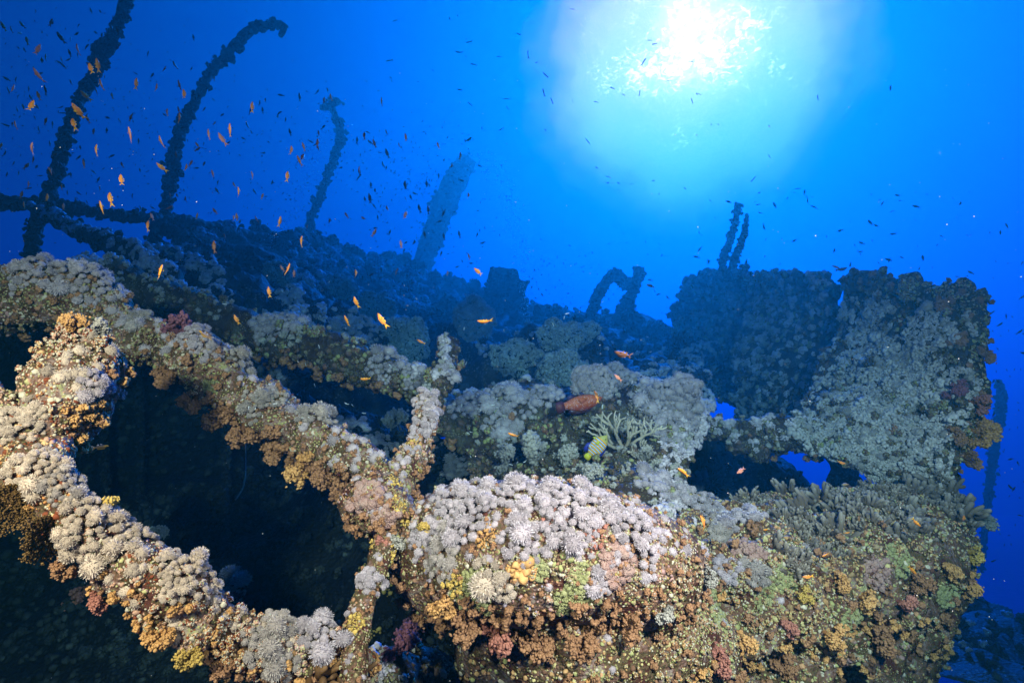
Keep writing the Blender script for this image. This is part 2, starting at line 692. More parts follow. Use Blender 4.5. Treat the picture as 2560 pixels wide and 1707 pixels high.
def k_fingers(seed, n=9, fat=.17, h=(.55, 1.15), lean=.6, fork=.75):
    """leather coral: blunt rounded fingers, some forked, from one base"""
    r = np.random.default_rng(seed)
    out = []
    for _ in range(n):
        a = r.uniform(0, 6.283)
        rr = math.sqrt(r.random()) * .6
        b = np.array([math.cos(a) * rr, math.sin(a) * rr, -.15])
        d = np.array([b[0] * lean * 2, b[1] * lean * 2, 1]) + r.normal(0, .2, 3)
        d /= np.linalg.norm(d)
        H = r.uniform(*h)
        c = spline([b, b + d * H * .5 + r.normal(0, .06, 3), b + d * H + r.normal(0, .05, 3)], 8)
        f = fat * r.uniform(.75, 1.15)
        out.append(rough(sweep(c, f * np.array([1.2, 1.1, 1.0, .95, .95, .92, .8, .5]), 9), f * .12, 5.0, seed, 2))
        if r.random() < fork:
            p = c[int(r.integers(3, 5))]
            e = d + r.normal(0, .65, 3)
            e /= np.linalg.norm(e)
            L = H * r.uniform(.28, .5)
            c2 = spline([p, p + e * L * .6, p + e * L + d * L * .25], 6)
            out.append(sweep(c2, f * np.array([.9, .88, .86, .85, .72, .45]), 8))
    g = join(out)
    g.A = np.clip(g.V[:, 2] / h[1], 0, 1) ** 1.5
    return g


def k_staghorn(seed):
    r = np.random.default_rng(seed)
    out = []

    def grow(p, d, L, rad, lv):
        q = p + d * L
        c = spline([p, (p + q) / 2 + r.normal(0, .07 * L, 3), q], 7)
        t = sweep(c, rad * np.linspace(1, .68, 7), 7)
        out.append(rough(t, rad * .45, 2.2 / rad, seed, 2))
        if lv == 3:
            return
        for _ in range(2 + (r.random() < .45)):
            e = d + r.normal(0, .55, 3) * [1, .6, 1]
            e[2] += .2
            e /= np.linalg.norm(e)
            grow(p + d * L * r.uniform(.5, 1), e, L * r.uniform(.62, .85), rad * .74, lv + 1)
    for a in (-1.0, -.35, .3, .9):
        e = np.array([math.sin(a), r.normal(0, .25), math.cos(a)])
        grow(np.array([.1 * a, 0, 0]), e / np.linalg.norm(e), .42, .05, 0)
    g = join(out)
    g.A = np.clip(np.linalg.norm(g.V, axis=1), 0, 1)
    return g


NOD = [k_nodule(s, ICO1) for s in range(5)]
NODS = [k_nodule(s + 20, ICO0, .4) for s in range(5)]
PUFF = [k_puff(s) for s in range(5)]
PUFFM = [k_puff(s + 9, 150) for s in range(4)]
PUFFF = [k_puff_far(s) for s in range(5)]
TUFT = [k_tree(s, 2, .85, .17, False, (4, 4), OCTA) for s in range(5)]
TREE = [k_tree(s + 40, 3, .72, .05, True, (5, 5, 6), None, (4, 8)) for s in range(4)]
FING = [k_fingers(s) for s in range(4)]


# ------------------------------------------------------------------ materials
def new_mat(name):
    m = bpy.data.materials.new(name)
    m.use_nodes = True
    t = NT(m.node_tree)
    out = t.n('ShaderNodeOutputMaterial')
    b = t.n('ShaderNodeBsdfPrincipled')
    b.inputs['Roughness'].default_value = .75
    b.inputs['Specular IOR Level'].default_value = .18
    t.l(b.outputs[0], out.inputs[0])
    return m, t, b


def pos_noise(t, scale, detail=4, rough=.6, kind='Fac'):
    g = t.n('ShaderNodeNewGeometry')
    n = t.n('ShaderNodeTexNoise', i_Scale=scale, i_Detail=float(detail), i_Roughness=rough)
    t.l(g.outputs['Position'], n.inputs['Vector'])
    return n.outputs[kind]


def bump(t, b, h, strength=.6, dist=.01):
    bp = t.n('ShaderNodeBump', i_Strength=strength, i_Distance=dist)
    t.l(h, bp.inputs['Height'])
    t.l(bp.outputs[0], b.inputs['Normal'])


def m_rock(name, stops, scale=9.0, speck=None, dist=.012, k_=.8):
    """encrusted steel: hard-edged patches of growth in several colours, with fine specks"""
    m, t, b = new_mat(name)
    a = pos_noise(t, scale, 5, .65)
    f = pos_noise(t, scale * 5, 3, .7)
    v = t.math('ADD', t.math('MULTIPLY', a, .75), t.math('MULTIPLY', f, .25))
    v = t.math('MULTIPLY', t.math('SUBTRACT', v, .27), 2.1, clamp=True)
    c = t.ramp(v, stops)
    g = t.n('ShaderNodeNewGeometry')
    vo = t.n('ShaderNodeTexVoronoi', i_Scale=scale * 9)
    t.l(g.outputs['Position'], vo.inputs['Vector'])
    s = pos_noise(t, scale * 1.4, 3)
    k = t.math('MULTIPLY', t.math('LESS_THAN', vo.outputs['Distance'], .33), t.math('GREATER_THAN', s, .52))
    c = t.mix(k, c, speck or (.42, .38, .16))
    c = t.mix(1.0, c, (k_, k_, k_), 'MULTIPLY')
    t.l(c, b.inputs['Base Color'])
    h = t.math('ADD', f, t.math('MULTIPLY', vo.outputs['Distance'], -.6))
    bump(t, b, h, .9, dist)
    return m


def m_island(name, stops, patch=5.0, w=.36, k_=1.0):
    """growth whose every knob takes its own colour, in drifts"""
    m, t, b = new_mat(name)
    g = t.n('ShaderNodeNewGeometry')
    p = pos_noise(t, patch, 3)
    p = t.math('MULTIPLY', t.math('SUBTRACT', p, .3), 2.5, clamp=True)
    v = t.math('ADD', t.math('MULTIPLY', g.outputs['Random Per Island'], w), t.math('MULTIPLY', p, 1 - w))
    c = t.ramp(v, stops, 'CONSTANT')
    f = pos_noise(t, 60, 2)
    c = t.mix(.5, c, t.ramp(f, [(.3, (.45 * k_,) * 3), (.7, (1.3 * k_,) * 3)]), 'MULTIPLY')
    t.l(c, b.inputs['Base Color'])
    bump(t, b, f, .5, .006)
    return m


def m_tip(name, lo, hi, patch=4.0, var=.25, k_=.82):
    """soft coral: darker at the base, paler at the tips"""
    m, t, b = new_mat(name)
    at = t.n('ShaderNodeAttribute', attribute_name='tip')
    c = t.mix(at.outputs['Fac'], lo, hi)
    g = t.n('ShaderNodeNewGeometry')
    p = pos_noise(t, patch, 3)
    v = t.math('ADD', t.math('MULTIPLY', g.outputs['Random Per Island'], .5), p)
    c = t.mix(1.0, c, t.ramp(v, [(.3, ((1 - var) * k_,) * 3), (1.0, ((1 + var) * k_,) * 3)]), 'MULTIPLY')
    t.l(c, b.inputs['Base Color'])
    b.inputs['Roughness'].default_value = .85
    b.inputs['Specular IOR Level'].default_value = .08
    f = pos_noise(t, 90, 2)
    bump(t, b, f, .5, .004)
    return m


DKBROWN, MAROON, OLIVE, LIME = (.035, .022, .014), (.10, .030, .022), (.10, .080, .035), (.36, .36, .15)
PINK, CREAM, ORANGE, RUST, YELLOW, LILAC = (.42, .25, .24), (.52, .46, .36), (.55, .20, .05), (.20, .05, .02), (.65, .48, .06), (.36, .30, .38)
M_CRUST_WARM = m_rock('encrusted_steel_warm', [(0, DKBROWN), (.3, MAROON), (.42, OLIVE), (.55, (.20, .10, .07)), (.66, (.30, .22, .20)), (.78, LIME), (.86, (.34, .30, .20)), (1, CREAM)], 10)
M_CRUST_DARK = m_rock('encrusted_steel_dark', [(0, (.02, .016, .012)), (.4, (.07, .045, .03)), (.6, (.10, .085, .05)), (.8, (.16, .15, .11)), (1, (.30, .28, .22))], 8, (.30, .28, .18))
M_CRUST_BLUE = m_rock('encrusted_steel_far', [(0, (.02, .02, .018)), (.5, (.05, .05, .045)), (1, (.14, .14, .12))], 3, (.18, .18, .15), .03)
M_CRUST_SIL = m_rock('encrusted_steel_silhouette', [(0, (.008, .008, .008)), (.6, (.02, .02, .018)), (1, (.05, .05, .045))], 3, (.06, .06, .05), .03)  # darker copy of the far steel: backlit silhouette put into the base colour
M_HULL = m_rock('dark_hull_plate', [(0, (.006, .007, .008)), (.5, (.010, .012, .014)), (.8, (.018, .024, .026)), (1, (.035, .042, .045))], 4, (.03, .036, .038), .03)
M_KNOB_WARM = m_island('knobs_warm', [(0, (.12, .07, .045)), (.16, MAROON), (.28, (.36, .28, .15)), (.37, LIME), (.43, (.26, .14, .09)), (.55, CREAM), (.64, (.42, .22, .12)), (.72, PINK), (.82, (.50, .38, .12)), (.87, LILAC)], 6)
M_KNOB_HOT = m_island('knobs_hot', [(0, (.60, .44, .14)), (.10, (.50, .22, .08)), (.22, (.56, .36, .18)), (.36, RUST), (.48, CREAM), (.60, (.52, .30, .21)), (.72, (.46, .42, .20)), (.80, PINK), (.90, CREAM)], 6)
M_KNOB_HULL = m_island('knobs_hull', [(0, (.30, .20, .10)), (.12, (.12, .05, .03)), (.22, (.50, .42, .20)), (.34, (.44, .26, .12)), (.44, (.16, .08, .05)), (.54, CREAM), (.62, LIME), (.72, (.55, .30, .16)), (.82, (.36, .26, .16)), (.9, PINK)], 3.5, .4)
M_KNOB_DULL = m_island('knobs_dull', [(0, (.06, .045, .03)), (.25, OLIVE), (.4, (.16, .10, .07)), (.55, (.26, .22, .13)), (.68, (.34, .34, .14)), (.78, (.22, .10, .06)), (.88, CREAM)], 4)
M_DARKG = m_island('low_lit_growth', [(0, (.012, .014, .014)), (.4, (.03, .036, .036)), (.75, (.06, .07, .065)), (.93, (.12, .13, .12))], 1.5)  # low light inside the wreck's openings, put into these darkened colours
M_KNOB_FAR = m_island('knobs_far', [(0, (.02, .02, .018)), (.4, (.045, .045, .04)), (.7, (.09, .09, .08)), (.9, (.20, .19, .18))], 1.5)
M_XENIA = m_tip('pulse_coral', (.18, .13, .14), (.66, .58, .64), 11.0, .42)
M_XENIA_GREY = m_tip('pulse_coral_grey', (.15, .11, .10), (.56, .49, .47), 11.0, .42)
M_XENIA_WARM = m_tip('pulse_coral_cream', (.24, .16, .10), (.74, .61, .53), 11.0, .42)
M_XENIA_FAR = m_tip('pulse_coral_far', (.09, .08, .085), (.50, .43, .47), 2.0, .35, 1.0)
M_WALL = m_tip('wall_puffs', (.13, .11, .10), (.52, .47, .45), 3.0, .3, .9)
M_MOUND = m_tip('mound_polyps', (.05, .055, .055), (.34, .35, .34), 2.0, .35, .9)
M_SOFT_BROWN = m_tip('soft_coral_brown', (.14, .065, .035), (.42, .22, .12))
M_SOFT_ORANGE = m_tip('soft_coral_orange', (.28, .12, .04), (.72, .40, .16))
M_SOFT_PINK = m_tip('soft_coral_pink', (.18, .06, .045), (.50, .21, .16))
M_SOFT_PURPLE = m_tip('soft_coral_purple', (.12, .045, .06), (.30, .12, .16))
M_SOFT_GREY = m_tip('soft_coral_grey', (.14, .13, .12), (.48, .44, .40))
M_SOFT_YELLOW = m_tip('soft_coral_yellow', (.28, .17, .04), (.66, .45, .13))
M_FINGER = m_tip('leather_coral', (.13, .10, .08), (.50, .43, .37))
M_STAG = m_tip('staghorn_coral', (.26, .21, .16), (.62, .55, .44))
M_TABLE = m_tip('brown_acropora', (.10, .05, .02), (.52, .30, .15))
M_FAN = m_tip('sea_fan', (.11, .06, .02), (.22, .13, .05))
M_SILH = m_tip('silhouette_growth', (.015, .015, .015), (.06, .06, .055))  # colour darkened so that backlit growth and shaded fronts stay in silhouette

# ------------------------------------------------------------------ structure: the wreck
WRECK = "pieces of the coral covered shipwreck"


def area_of(s):
    """picture area of a surface in photo pixels, counted in 10 px cells"""
    u = np.floor((s.p - CAM) @ RGT / s.d * FPX / 10).astype(int)
    v = np.floor((s.p - CAM) @ UPV / s.d * FPX / 10).astype(int)
    k = (np.abs(u) < 135) & (np.abs(v) < 92) & (s.d > .5)
    return len(np.unique(u[k] * 1000 + v[k])) * 100.0 + 2000


# growth styles: (shapes, cover, radius px lo..hi, material, facing)   facing: any / up / down
STY = {
    'warm': [(NOD, .12, 4, 8, M_KNOB_WARM, 'any'), (NODS, .45, 2, 4.5, M_KNOB_WARM, 'any'), (TUFT, .75, 14, 30, M_SOFT_BROWN, 'down'),
             (TUFT, .40, 8, 18, M_SOFT_BROWN, 'any'), (TUFT, .45, 7, 16, M_KNOB_WARM, 'any'), (PUFFM, .25, 9, 18, M_XENIA, 'up')],
    'hot': [(NOD, .14, 4, 9, M_KNOB_HOT, 'any'), (NODS, .45, 2, 4.5, M_KNOB_HOT, 'any'), (TUFT, .55, 13, 28, M_SOFT_ORANGE, 'down'), (TUFT, .25, 12, 24, M_SOFT_BROWN, 'down'),
            (TUFT, .65, 8, 19, M_KNOB_HOT, 'any'), (PUFFM, .22, 12, 22, M_XENIA_WARM, 'up')],
    'hull': [(NOD, .22, 4, 8, M_KNOB_HULL, 'any'), (NODS, .7, 2, 4.5, M_KNOB_HULL, 'any'), (TUFT, .40, 10, 22, M_SOFT_ORANGE, 'down'),
             (TUFT, .40, 10, 24, M_SOFT_BROWN, 'any'), (TUFT, .7, 7, 17, M_KNOB_HULL, 'any'), (PUFFM, .03, 10, 15, M_XENIA, 'up')],
    'wallfar': [(NOD, .5, 3, 7, M_KNOB_DULL, 'any'), (PUFFF, .6, 4, 11, M_XENIA_FAR, 'any'), (TUFT, .5, 7, 18, M_KNOB_DULL, 'any'), (TUFT, .8, 7, 18, M_SOFT_GREY, 'any')],
    'rib': [(NOD, .4, 3, 7, M_DARKG, 'any')],
    'hullrim': [(NOD, .4, 4, 9, M_KNOB_DULL, 'any'), (TUFT, .7, 10, 24, M_KNOB_DULL, 'any'), (TUFT, .5, 10, 22, M_SOFT_BROWN, 'any'), (NODS, .6, 2.5, 5, M_KNOB_HULL, 'any')],
    'dull': [(NOD, .4, 4, 9, M_KNOB_DULL, 'any'), (TUFT, .5, 11, 24, M_KNOB_DULL, 'any'), (PUFFF, .45, 8, 17, M_XENIA_FAR, 'up'),
             (TUFT, .4, 10, 20, M_SOFT_GREY, 'up'), (TUFT, .3, 14, 26, M_SOFT_BROWN, 'down')],
    'wall': [(NOD, .4, 4, 8, M_KNOB_DULL, 'any'), (PUFFF, .8, 5, 12, M_WALL, 'any'), (TUFT, .55, 8, 20, M_KNOB_DULL, 'any'), (TUFT, .25, 10, 20, M_SOFT_GREY, 'any')],
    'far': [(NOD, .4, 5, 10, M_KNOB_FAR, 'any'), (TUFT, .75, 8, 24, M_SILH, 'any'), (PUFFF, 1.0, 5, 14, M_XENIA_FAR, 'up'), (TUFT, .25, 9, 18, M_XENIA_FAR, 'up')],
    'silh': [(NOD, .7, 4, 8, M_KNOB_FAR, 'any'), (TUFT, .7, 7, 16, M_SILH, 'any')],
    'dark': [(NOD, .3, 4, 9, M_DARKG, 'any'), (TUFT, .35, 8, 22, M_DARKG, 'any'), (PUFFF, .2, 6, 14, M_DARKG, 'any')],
}
UPW = np.array([0, -.35, .94])


def crust_geo(s, style, area, k=1.0):
    by = {}
    for kits, cover, lo, hi, mat, facing in STY[style]:
        mean = (lo + hi) / 2 * k
        n = int(min(len(s.p), cover * area / (3.0 * mean * mean)))
        up = s.n @ UPW
        w = np.ones(len(s.p))
        if facing == 'up':
            w = np.clip(up + .1, 0, 1) ** 1.8
        elif facing == 'down':
            w = np.clip(-up + .15, 0, 1)
        cl = fbm(s.p * 1.1 / (s.d[:, None] / 2.2), hash(facing) % 7 + int(lo), 3)
        w = w * (np.clip(.05 + 2.4 * cl, .0, 2) if kits is PUFFF else np.clip(.6 + 1.3 * cl, .03, 2))
        if w.sum() <= 0 or n < 1:
            continue
        n = min(n, int((w > 1e-4).sum()))
        idx = RNG.choice(len(s.p), n, replace=False, p=w / w.sum())
        sc = RNG.uniform(lo, hi, n) ** 1.0 * k * s.d[idx] / FPX
        nr = s.n[idx] + RNG.normal(0, .25, (n, 3))
        if facing == 'down':
            nr = nr + [0, 0, -.5]
        g = scatter(kits, s.p[idx] - s.n[idx] * sc[:, None] * .15, nr, sc)
        by.setdefault(mat.name, (mat, []))[1].append(g)
    return by


def wreck(name, label, cat, g, mat, style, k=1.0, group=None, kind=None, pool=None, parent=None):
    s = surf(g, pool or 40000)
    area = area_of(s)
    root = tag(put(name, g, mat, parent=parent), label, cat, group, kind)
    by = crust_geo(s, style, area, k)
    gs, mi, mats = [], [], []
    for m, lst in by.values():
        gs += lst
        mi += [len(mats)] * len(lst)
        mats.append(m)
    if gs:
        f = join(gs)
        i3 = np.concatenate([np.full(len(q.F3), c) for q, c in zip(gs, mi)])
        i4 = np.concatenate([np.full(len(q.F4), c) for q, c in zip(gs, mi)])
        me = mesh('coral_crust', f.moved(t=-np.array((parent or root).location)), mats, True, np.concatenate([i3, i4]))
        c = link('coral_crust', me, root)
        c['kind'] = 'stuff'
    return s, root


# --- setting: sea bed and the sloping reef that has grown over the deck
def seabed():
    n = 90
    x = np.linspace(-1, 1, n)
    x = np.sign(x) * np.abs(x) ** 2 * 160
    X, Y = np.meshgrid(x, x + 20, indexing='ij')
    V = np.stack([X, Y, np.full_like(X, -9.0)], -1).reshape(-1, 3)
    V[:, 2] += .5 * fbm(V * .15, 5, 4)
    i, j = np.meshgrid(np.arange(n - 1), np.arange(n - 1), indexing='ij')
    F4 = np.stack([i * n + j, (i + 1) * n + j, (i + 1) * n + j + 1, i * n + j + 1], -1).reshape(-1, 4)
    m = m_rock('sand_and_rubble', [(0, (.12, .11, .09)), (.5, (.25, .23, .19)), (1, (.36, .34, .28))], 1.2, (.1, .1, .08), .05)
    tag(put('seabed', Geo(V, None, F4), m, base=(0, 0, -9)), 'pale rubble sea bed far below the wreck', 'seabed', kind='structure')


seabed()

wreck('reef_terrain', 'dark blue reef of coral mounds that slopes away over the deck', 'reef', loft([
    [(430, 610, 9.5), (600, 588, 11), (700, 592, 13), (800, 600, 15), (870, 634, 16), (970, 650, 18), (1095, 700, 18), (1180, 712, 16), (1320, 765, 15), (1440, 805, 13), (1600, 808, 12), (1660, 856, 11), (1780, 890, 10)],
    [(390, 640, 8), (560, 650, 9), (720, 668, 10), (900, 715, 12), (1090, 755, 13), (1250, 795, 12.5), (1400, 830, 11), (1560, 850, 10), (1780, 920, 8.5)],
    [(340, 680, 6.4), (520, 705, 6.8), (720, 745, 7.6), (900, 795, 9), (1090, 835, 9.5), (1250, 850, 9), (1400, 870, 8.5), (1560, 890, 8), (1745, 950, 7.4)],
    [(320, 750, 5.6), (520, 785, 5.9), (720, 830, 6.3), (900, 875, 6.9), (1090, 905, 7.2), (1250, 915, 6.8), (1400, 910, 6.4), (1560, 930, 6.2), (1750, 995, 6.2)],
    [(320, 830, 5.3), (520, 870, 5.5), (720, 915, 5.7), (900, 965, 5.9), (1090, 1000, 6), (1250, 985, 5.6), (1400, 970, 5.4), (1560, 980, 5.4), (1750, 1045, 5.7)],
    [(320, 920, 5.4), (520, 960, 5.6), (720, 1000, 5.8), (900, 1060, 6), (1090, 1110, 6), (1250, 1100, 5.8), (1400, 1080, 5.6), (1560, 1090, 5.6), (1700, 1130, 5.8)],
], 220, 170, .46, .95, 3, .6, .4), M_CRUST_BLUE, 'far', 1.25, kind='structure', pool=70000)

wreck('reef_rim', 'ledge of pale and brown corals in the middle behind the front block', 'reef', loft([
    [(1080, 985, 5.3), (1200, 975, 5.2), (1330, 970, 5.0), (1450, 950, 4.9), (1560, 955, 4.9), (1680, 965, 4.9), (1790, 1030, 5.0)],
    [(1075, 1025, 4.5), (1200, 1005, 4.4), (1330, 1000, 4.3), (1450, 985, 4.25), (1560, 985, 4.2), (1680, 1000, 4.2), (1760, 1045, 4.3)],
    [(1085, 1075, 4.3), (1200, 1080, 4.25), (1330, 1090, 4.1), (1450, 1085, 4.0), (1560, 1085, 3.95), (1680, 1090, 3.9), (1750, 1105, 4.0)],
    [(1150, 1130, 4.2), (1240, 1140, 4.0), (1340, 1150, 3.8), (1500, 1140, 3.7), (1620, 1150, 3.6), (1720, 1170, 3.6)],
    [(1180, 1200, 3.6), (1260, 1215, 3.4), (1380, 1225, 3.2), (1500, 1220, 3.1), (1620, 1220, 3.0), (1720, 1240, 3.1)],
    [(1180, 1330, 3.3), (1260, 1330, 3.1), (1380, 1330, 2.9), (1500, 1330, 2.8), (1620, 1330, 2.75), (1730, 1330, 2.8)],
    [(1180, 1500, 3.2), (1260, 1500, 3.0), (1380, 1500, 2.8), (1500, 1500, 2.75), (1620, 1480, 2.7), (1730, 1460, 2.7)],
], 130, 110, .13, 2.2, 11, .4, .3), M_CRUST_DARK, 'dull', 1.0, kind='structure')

wreck('far_reef_slope', 'blue lit reef slope low in the right corner beyond the hull', 'reef', loft([
    [(2350, 1480, 8), (2450, 1530, 7.6), (2560, 1605, 7), (2760, 1690, 6.5)],
    [(2340, 1600, 6.2), (2450, 1625, 6), (2560, 1680, 5.6), (2760, 1780, 5.5)],
    [(2330, 1780, 5.2), (2450, 1800, 5), (2560, 1850, 5), (2760, 1900, 5)],
], 70, 50, .3, 1.1, 23, .5, .3), M_CRUST_BLUE, 'far', 1.4, kind='structure')

# --- dark inside of the hull behind the left hand frames
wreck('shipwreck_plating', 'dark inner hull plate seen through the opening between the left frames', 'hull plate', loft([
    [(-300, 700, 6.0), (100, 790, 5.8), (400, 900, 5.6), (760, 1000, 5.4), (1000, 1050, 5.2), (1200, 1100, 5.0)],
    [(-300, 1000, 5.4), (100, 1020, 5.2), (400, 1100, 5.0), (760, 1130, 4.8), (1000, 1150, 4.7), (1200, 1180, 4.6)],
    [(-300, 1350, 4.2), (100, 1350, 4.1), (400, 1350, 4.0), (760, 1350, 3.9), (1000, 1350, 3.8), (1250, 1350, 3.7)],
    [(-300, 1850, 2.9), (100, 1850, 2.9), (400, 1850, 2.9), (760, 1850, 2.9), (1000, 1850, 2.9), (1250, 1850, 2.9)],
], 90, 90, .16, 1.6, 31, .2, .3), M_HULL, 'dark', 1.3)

# --- frames on the left
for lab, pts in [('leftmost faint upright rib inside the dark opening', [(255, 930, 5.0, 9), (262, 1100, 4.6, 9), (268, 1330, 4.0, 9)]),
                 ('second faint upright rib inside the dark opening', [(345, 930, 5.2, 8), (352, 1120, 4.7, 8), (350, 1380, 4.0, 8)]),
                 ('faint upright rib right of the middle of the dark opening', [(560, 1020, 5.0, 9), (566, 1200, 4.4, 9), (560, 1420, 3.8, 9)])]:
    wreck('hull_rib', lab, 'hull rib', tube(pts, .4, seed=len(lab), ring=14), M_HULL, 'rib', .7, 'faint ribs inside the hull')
tag(put('wire', tube([(612, 1080, 3.9, 2), (613, 1170, 3.7, 2), (608, 1215, 3.6, 2), (588, 1250, 3.5, 2)], .1, seed=3, ring=8), M_KNOB_DULL), 'thin loose wire hanging inside the dark opening', 'wire')
FR = "broken hull frames on the left"
front_arc = tube([(-80, 990, 1.78, 65), (10, 1080, 1.68, 75), (90, 1160, 1.62, 74), (150, 1232, 1.6, 61), (245, 1322, 1.6, 66), (340, 1420, 1.6, 70),
                  (465, 1508, 1.6, 75), (570, 1585, 1.65, 63), (690, 1620, 1.7, 68), (800, 1632, 1.75, 71), (905, 1680, 1.85, 62)], .42, seed=41, ring=64, res=3)
wreck('shipwreck_beam', 'orange and cream crusted frame curving along the bottom left foreground', 'shipwreck beam', front_arc, M_CRUST_WARM, 'hot', 1.0, FR)
wreck('shipwreck_stub', 'thick orange crusted stub standing up at the far left edge', 'shipwreck stub',
      join([tube([(120, 1100, 1.72, 67), (150, 1040, 1.76, 82), (168, 960, 1.82, 88), (195, 890, 1.88, 77), (195, 842, 1.92, 49)], .32, seed=43, ring=64, res=3),
            tube([(225, 900, 1.9, 34), (275, 915, 1.92, 34), (300, 960, 1.92, 20)], .4, seed=44)]), M_CRUST_WARM, 'hot', 1.0, FR)
wreck('shipwreck_beam', 'long brown fringed frame slanting down from upper left to the pole', 'shipwreck beam',
      tube([(-120, 770, 2.95, 84), (50, 748, 2.9, 81), (170, 750, 2.9, 77), (265, 792, 2.95, 60), (330, 835, 2.95, 50), (400, 866, 2.9, 55), (490, 905, 2.82, 67), (560, 955, 2.8, 62),
            (640, 1002, 2.75, 60), (730, 1070, 2.7, 64), (820, 1112, 2.6, 64), (900, 1150, 2.5, 55), (975, 1188, 2.4, 40)], .34, seed=45, ring=64, res=3), M_CRUST_WARM, 'warm', 1.0, FR)
wreck('shipwreck_beam', 'blue green frame behind, running down to the short blue post', 'shipwreck beam',
      tube([(200, 690, 4.8, 46), (330, 716, 4.75, 52), (430, 756, 4.7, 52), (540, 800, 4.6, 49), (640, 838, 4.5, 45), (740, 866, 4.4, 47), (850, 892, 4.3, 52), (950, 930, 4.2, 47), (1050, 970, 4.1, 34)],
           .36, seed=47, ring=52, res=2.5), M_CRUST_DARK, 'dull', 1.0, FR)

# --- the pole in front
pole_g = join([tube([(885, 1730, 1.62, 34), (886, 1650, 1.68, 34), (890, 1588, 1.74, 32), (906, 1506, 1.82, 30), (934, 1441, 1.9, 29), (953, 1379, 1.98, 29), (975, 1320, 2.08, 30), (999, 1193, 2.28, 42),
                     (1034, 1139, 2.4, 34), (1055, 1085, 2.48, 30), (1068, 1035, 2.56, 29), (1070, 992, 2.62, 23)], .2, seed=51, ring=44, res=2.5),
               blob(945, 1262, 2.12, 86, 80, seed=52, amp=.22)])
wreck('pole', 'upright pole with a fat pink knob, dotted with yellow sponges', 'pole', pole_g, M_CRUST_WARM, 'warm', .8)
wreck('post', 'short blue encrusted post behind the top of the yellow dotted pole', 'post',
      tube([(1078, 1005, 3.6, 29), (1105, 950, 3.8, 27), (1120, 905, 3.95, 24), (1130, 858, 4.1, 22)], .34, seed=54), M_CRUST_DARK, 'dull', .9)

# --- block in the middle foreground
wreck('coral_block', 'big rounded block in the centre foreground under lavender coral', 'coral block',
      tube([(1075, 1405, 2.22, 95), (1110, 1395, 2.15, 130), (1190, 1385, 2.05, 162), (1330, 1380, 2.0, 178), (1480, 1398, 2.0, 162), (1600, 1412, 2.08, 138), (1680, 1425, 2.3, 75)], .16, 3.6, seed=61, ring=64, res=4),
      M_CRUST_WARM, 'warm', 1.0)
wreck('coral_block', 'brown ledge under the big centre block at the bottom edge', 'coral block',
      tube([(1185, 1640, 2.4, 75), (1280, 1605, 2.2, 140), (1450, 1580, 2.1, 170), (1620, 1580, 2.15, 165), (1740, 1630, 2.35, 125)], .3, 3.0, seed=63, ring=48, res=3), M_CRUST_WARM, 'hull', 1.0)
wreck('coral_block', 'small dim ledge low between the pole and centre block', 'coral block',
      tube([(930, 1760, 2.2, 90), (980, 1700, 2.3, 80), (1030, 1690, 2.4, 70), (1110, 1740, 2.4, 80)], .3, seed=64, ring=36, res=2), M_CRUST_DARK, 'dull', 1.0)

# --- hull corner, right foreground
wreck('shipwreck_hull', 'huge encrusted hull side with rust streaks in the right foreground', 'shipwreck hull', loft([
    [(1700, 1240, 3.3), (1850, 1262, 3.4), (1990, 1245, 3.5), (2150, 1228, 3.6), (2276, 1208, 3.7), (2337, 1215, 3.9), (2368, 1240, 4.4)],
    [(1690, 1330, 2.7), (1850, 1350, 2.75), (2000, 1370, 2.8), (2150, 1350, 2.95), (2276, 1330, 3.1), (2375, 1330, 3.35), (2406, 1345, 3.9)],
    [(1700, 1470, 2.45), (1850, 1485, 2.45), (2000, 1500, 2.55), (2150, 1490, 2.7), (2276, 1480, 2.95), (2368, 1470, 3.25), (2394, 1480, 3.8)],
    [(1720, 1640, 2.45), (1900, 1680, 2.5), (2050, 1690, 2.65), (2200, 1670, 2.9), (2292, 1620, 3.2), (2349, 1575, 3.5), (2375, 1570, 3.9)],
    [(1730, 1820, 2.6), (1900, 1850, 2.7), (2050, 1830, 2.9), (2180, 1770, 3.2), (2280, 1700, 3.5), (2307, 1650, 3.8), (2333, 1640, 4.1)],
], 230, 170, .15, 2.4, 71, .4, .6), M_CRUST_WARM, 'hull', 1.0)

# --- bulwark on the right
BW = "standing plates of the right hand bulwark"
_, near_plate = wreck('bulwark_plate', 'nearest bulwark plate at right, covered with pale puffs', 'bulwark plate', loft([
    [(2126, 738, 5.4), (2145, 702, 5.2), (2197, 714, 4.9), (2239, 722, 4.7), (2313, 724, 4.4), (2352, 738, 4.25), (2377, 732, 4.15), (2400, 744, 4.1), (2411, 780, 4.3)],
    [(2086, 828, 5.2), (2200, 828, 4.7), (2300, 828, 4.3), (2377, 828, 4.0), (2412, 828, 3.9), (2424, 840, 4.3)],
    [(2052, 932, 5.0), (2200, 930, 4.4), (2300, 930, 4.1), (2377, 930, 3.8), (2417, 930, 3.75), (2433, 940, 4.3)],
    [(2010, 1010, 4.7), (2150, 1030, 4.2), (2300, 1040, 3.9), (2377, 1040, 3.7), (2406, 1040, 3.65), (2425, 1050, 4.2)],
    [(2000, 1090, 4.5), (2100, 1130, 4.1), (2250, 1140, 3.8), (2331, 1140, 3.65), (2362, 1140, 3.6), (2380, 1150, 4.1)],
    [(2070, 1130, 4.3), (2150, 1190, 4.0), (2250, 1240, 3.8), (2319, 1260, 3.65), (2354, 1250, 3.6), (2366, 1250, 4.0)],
], 150, 130, .085, 2.2, 81, .35, .3), M_CRUST_DARK, 'wall', 1.0, BW)
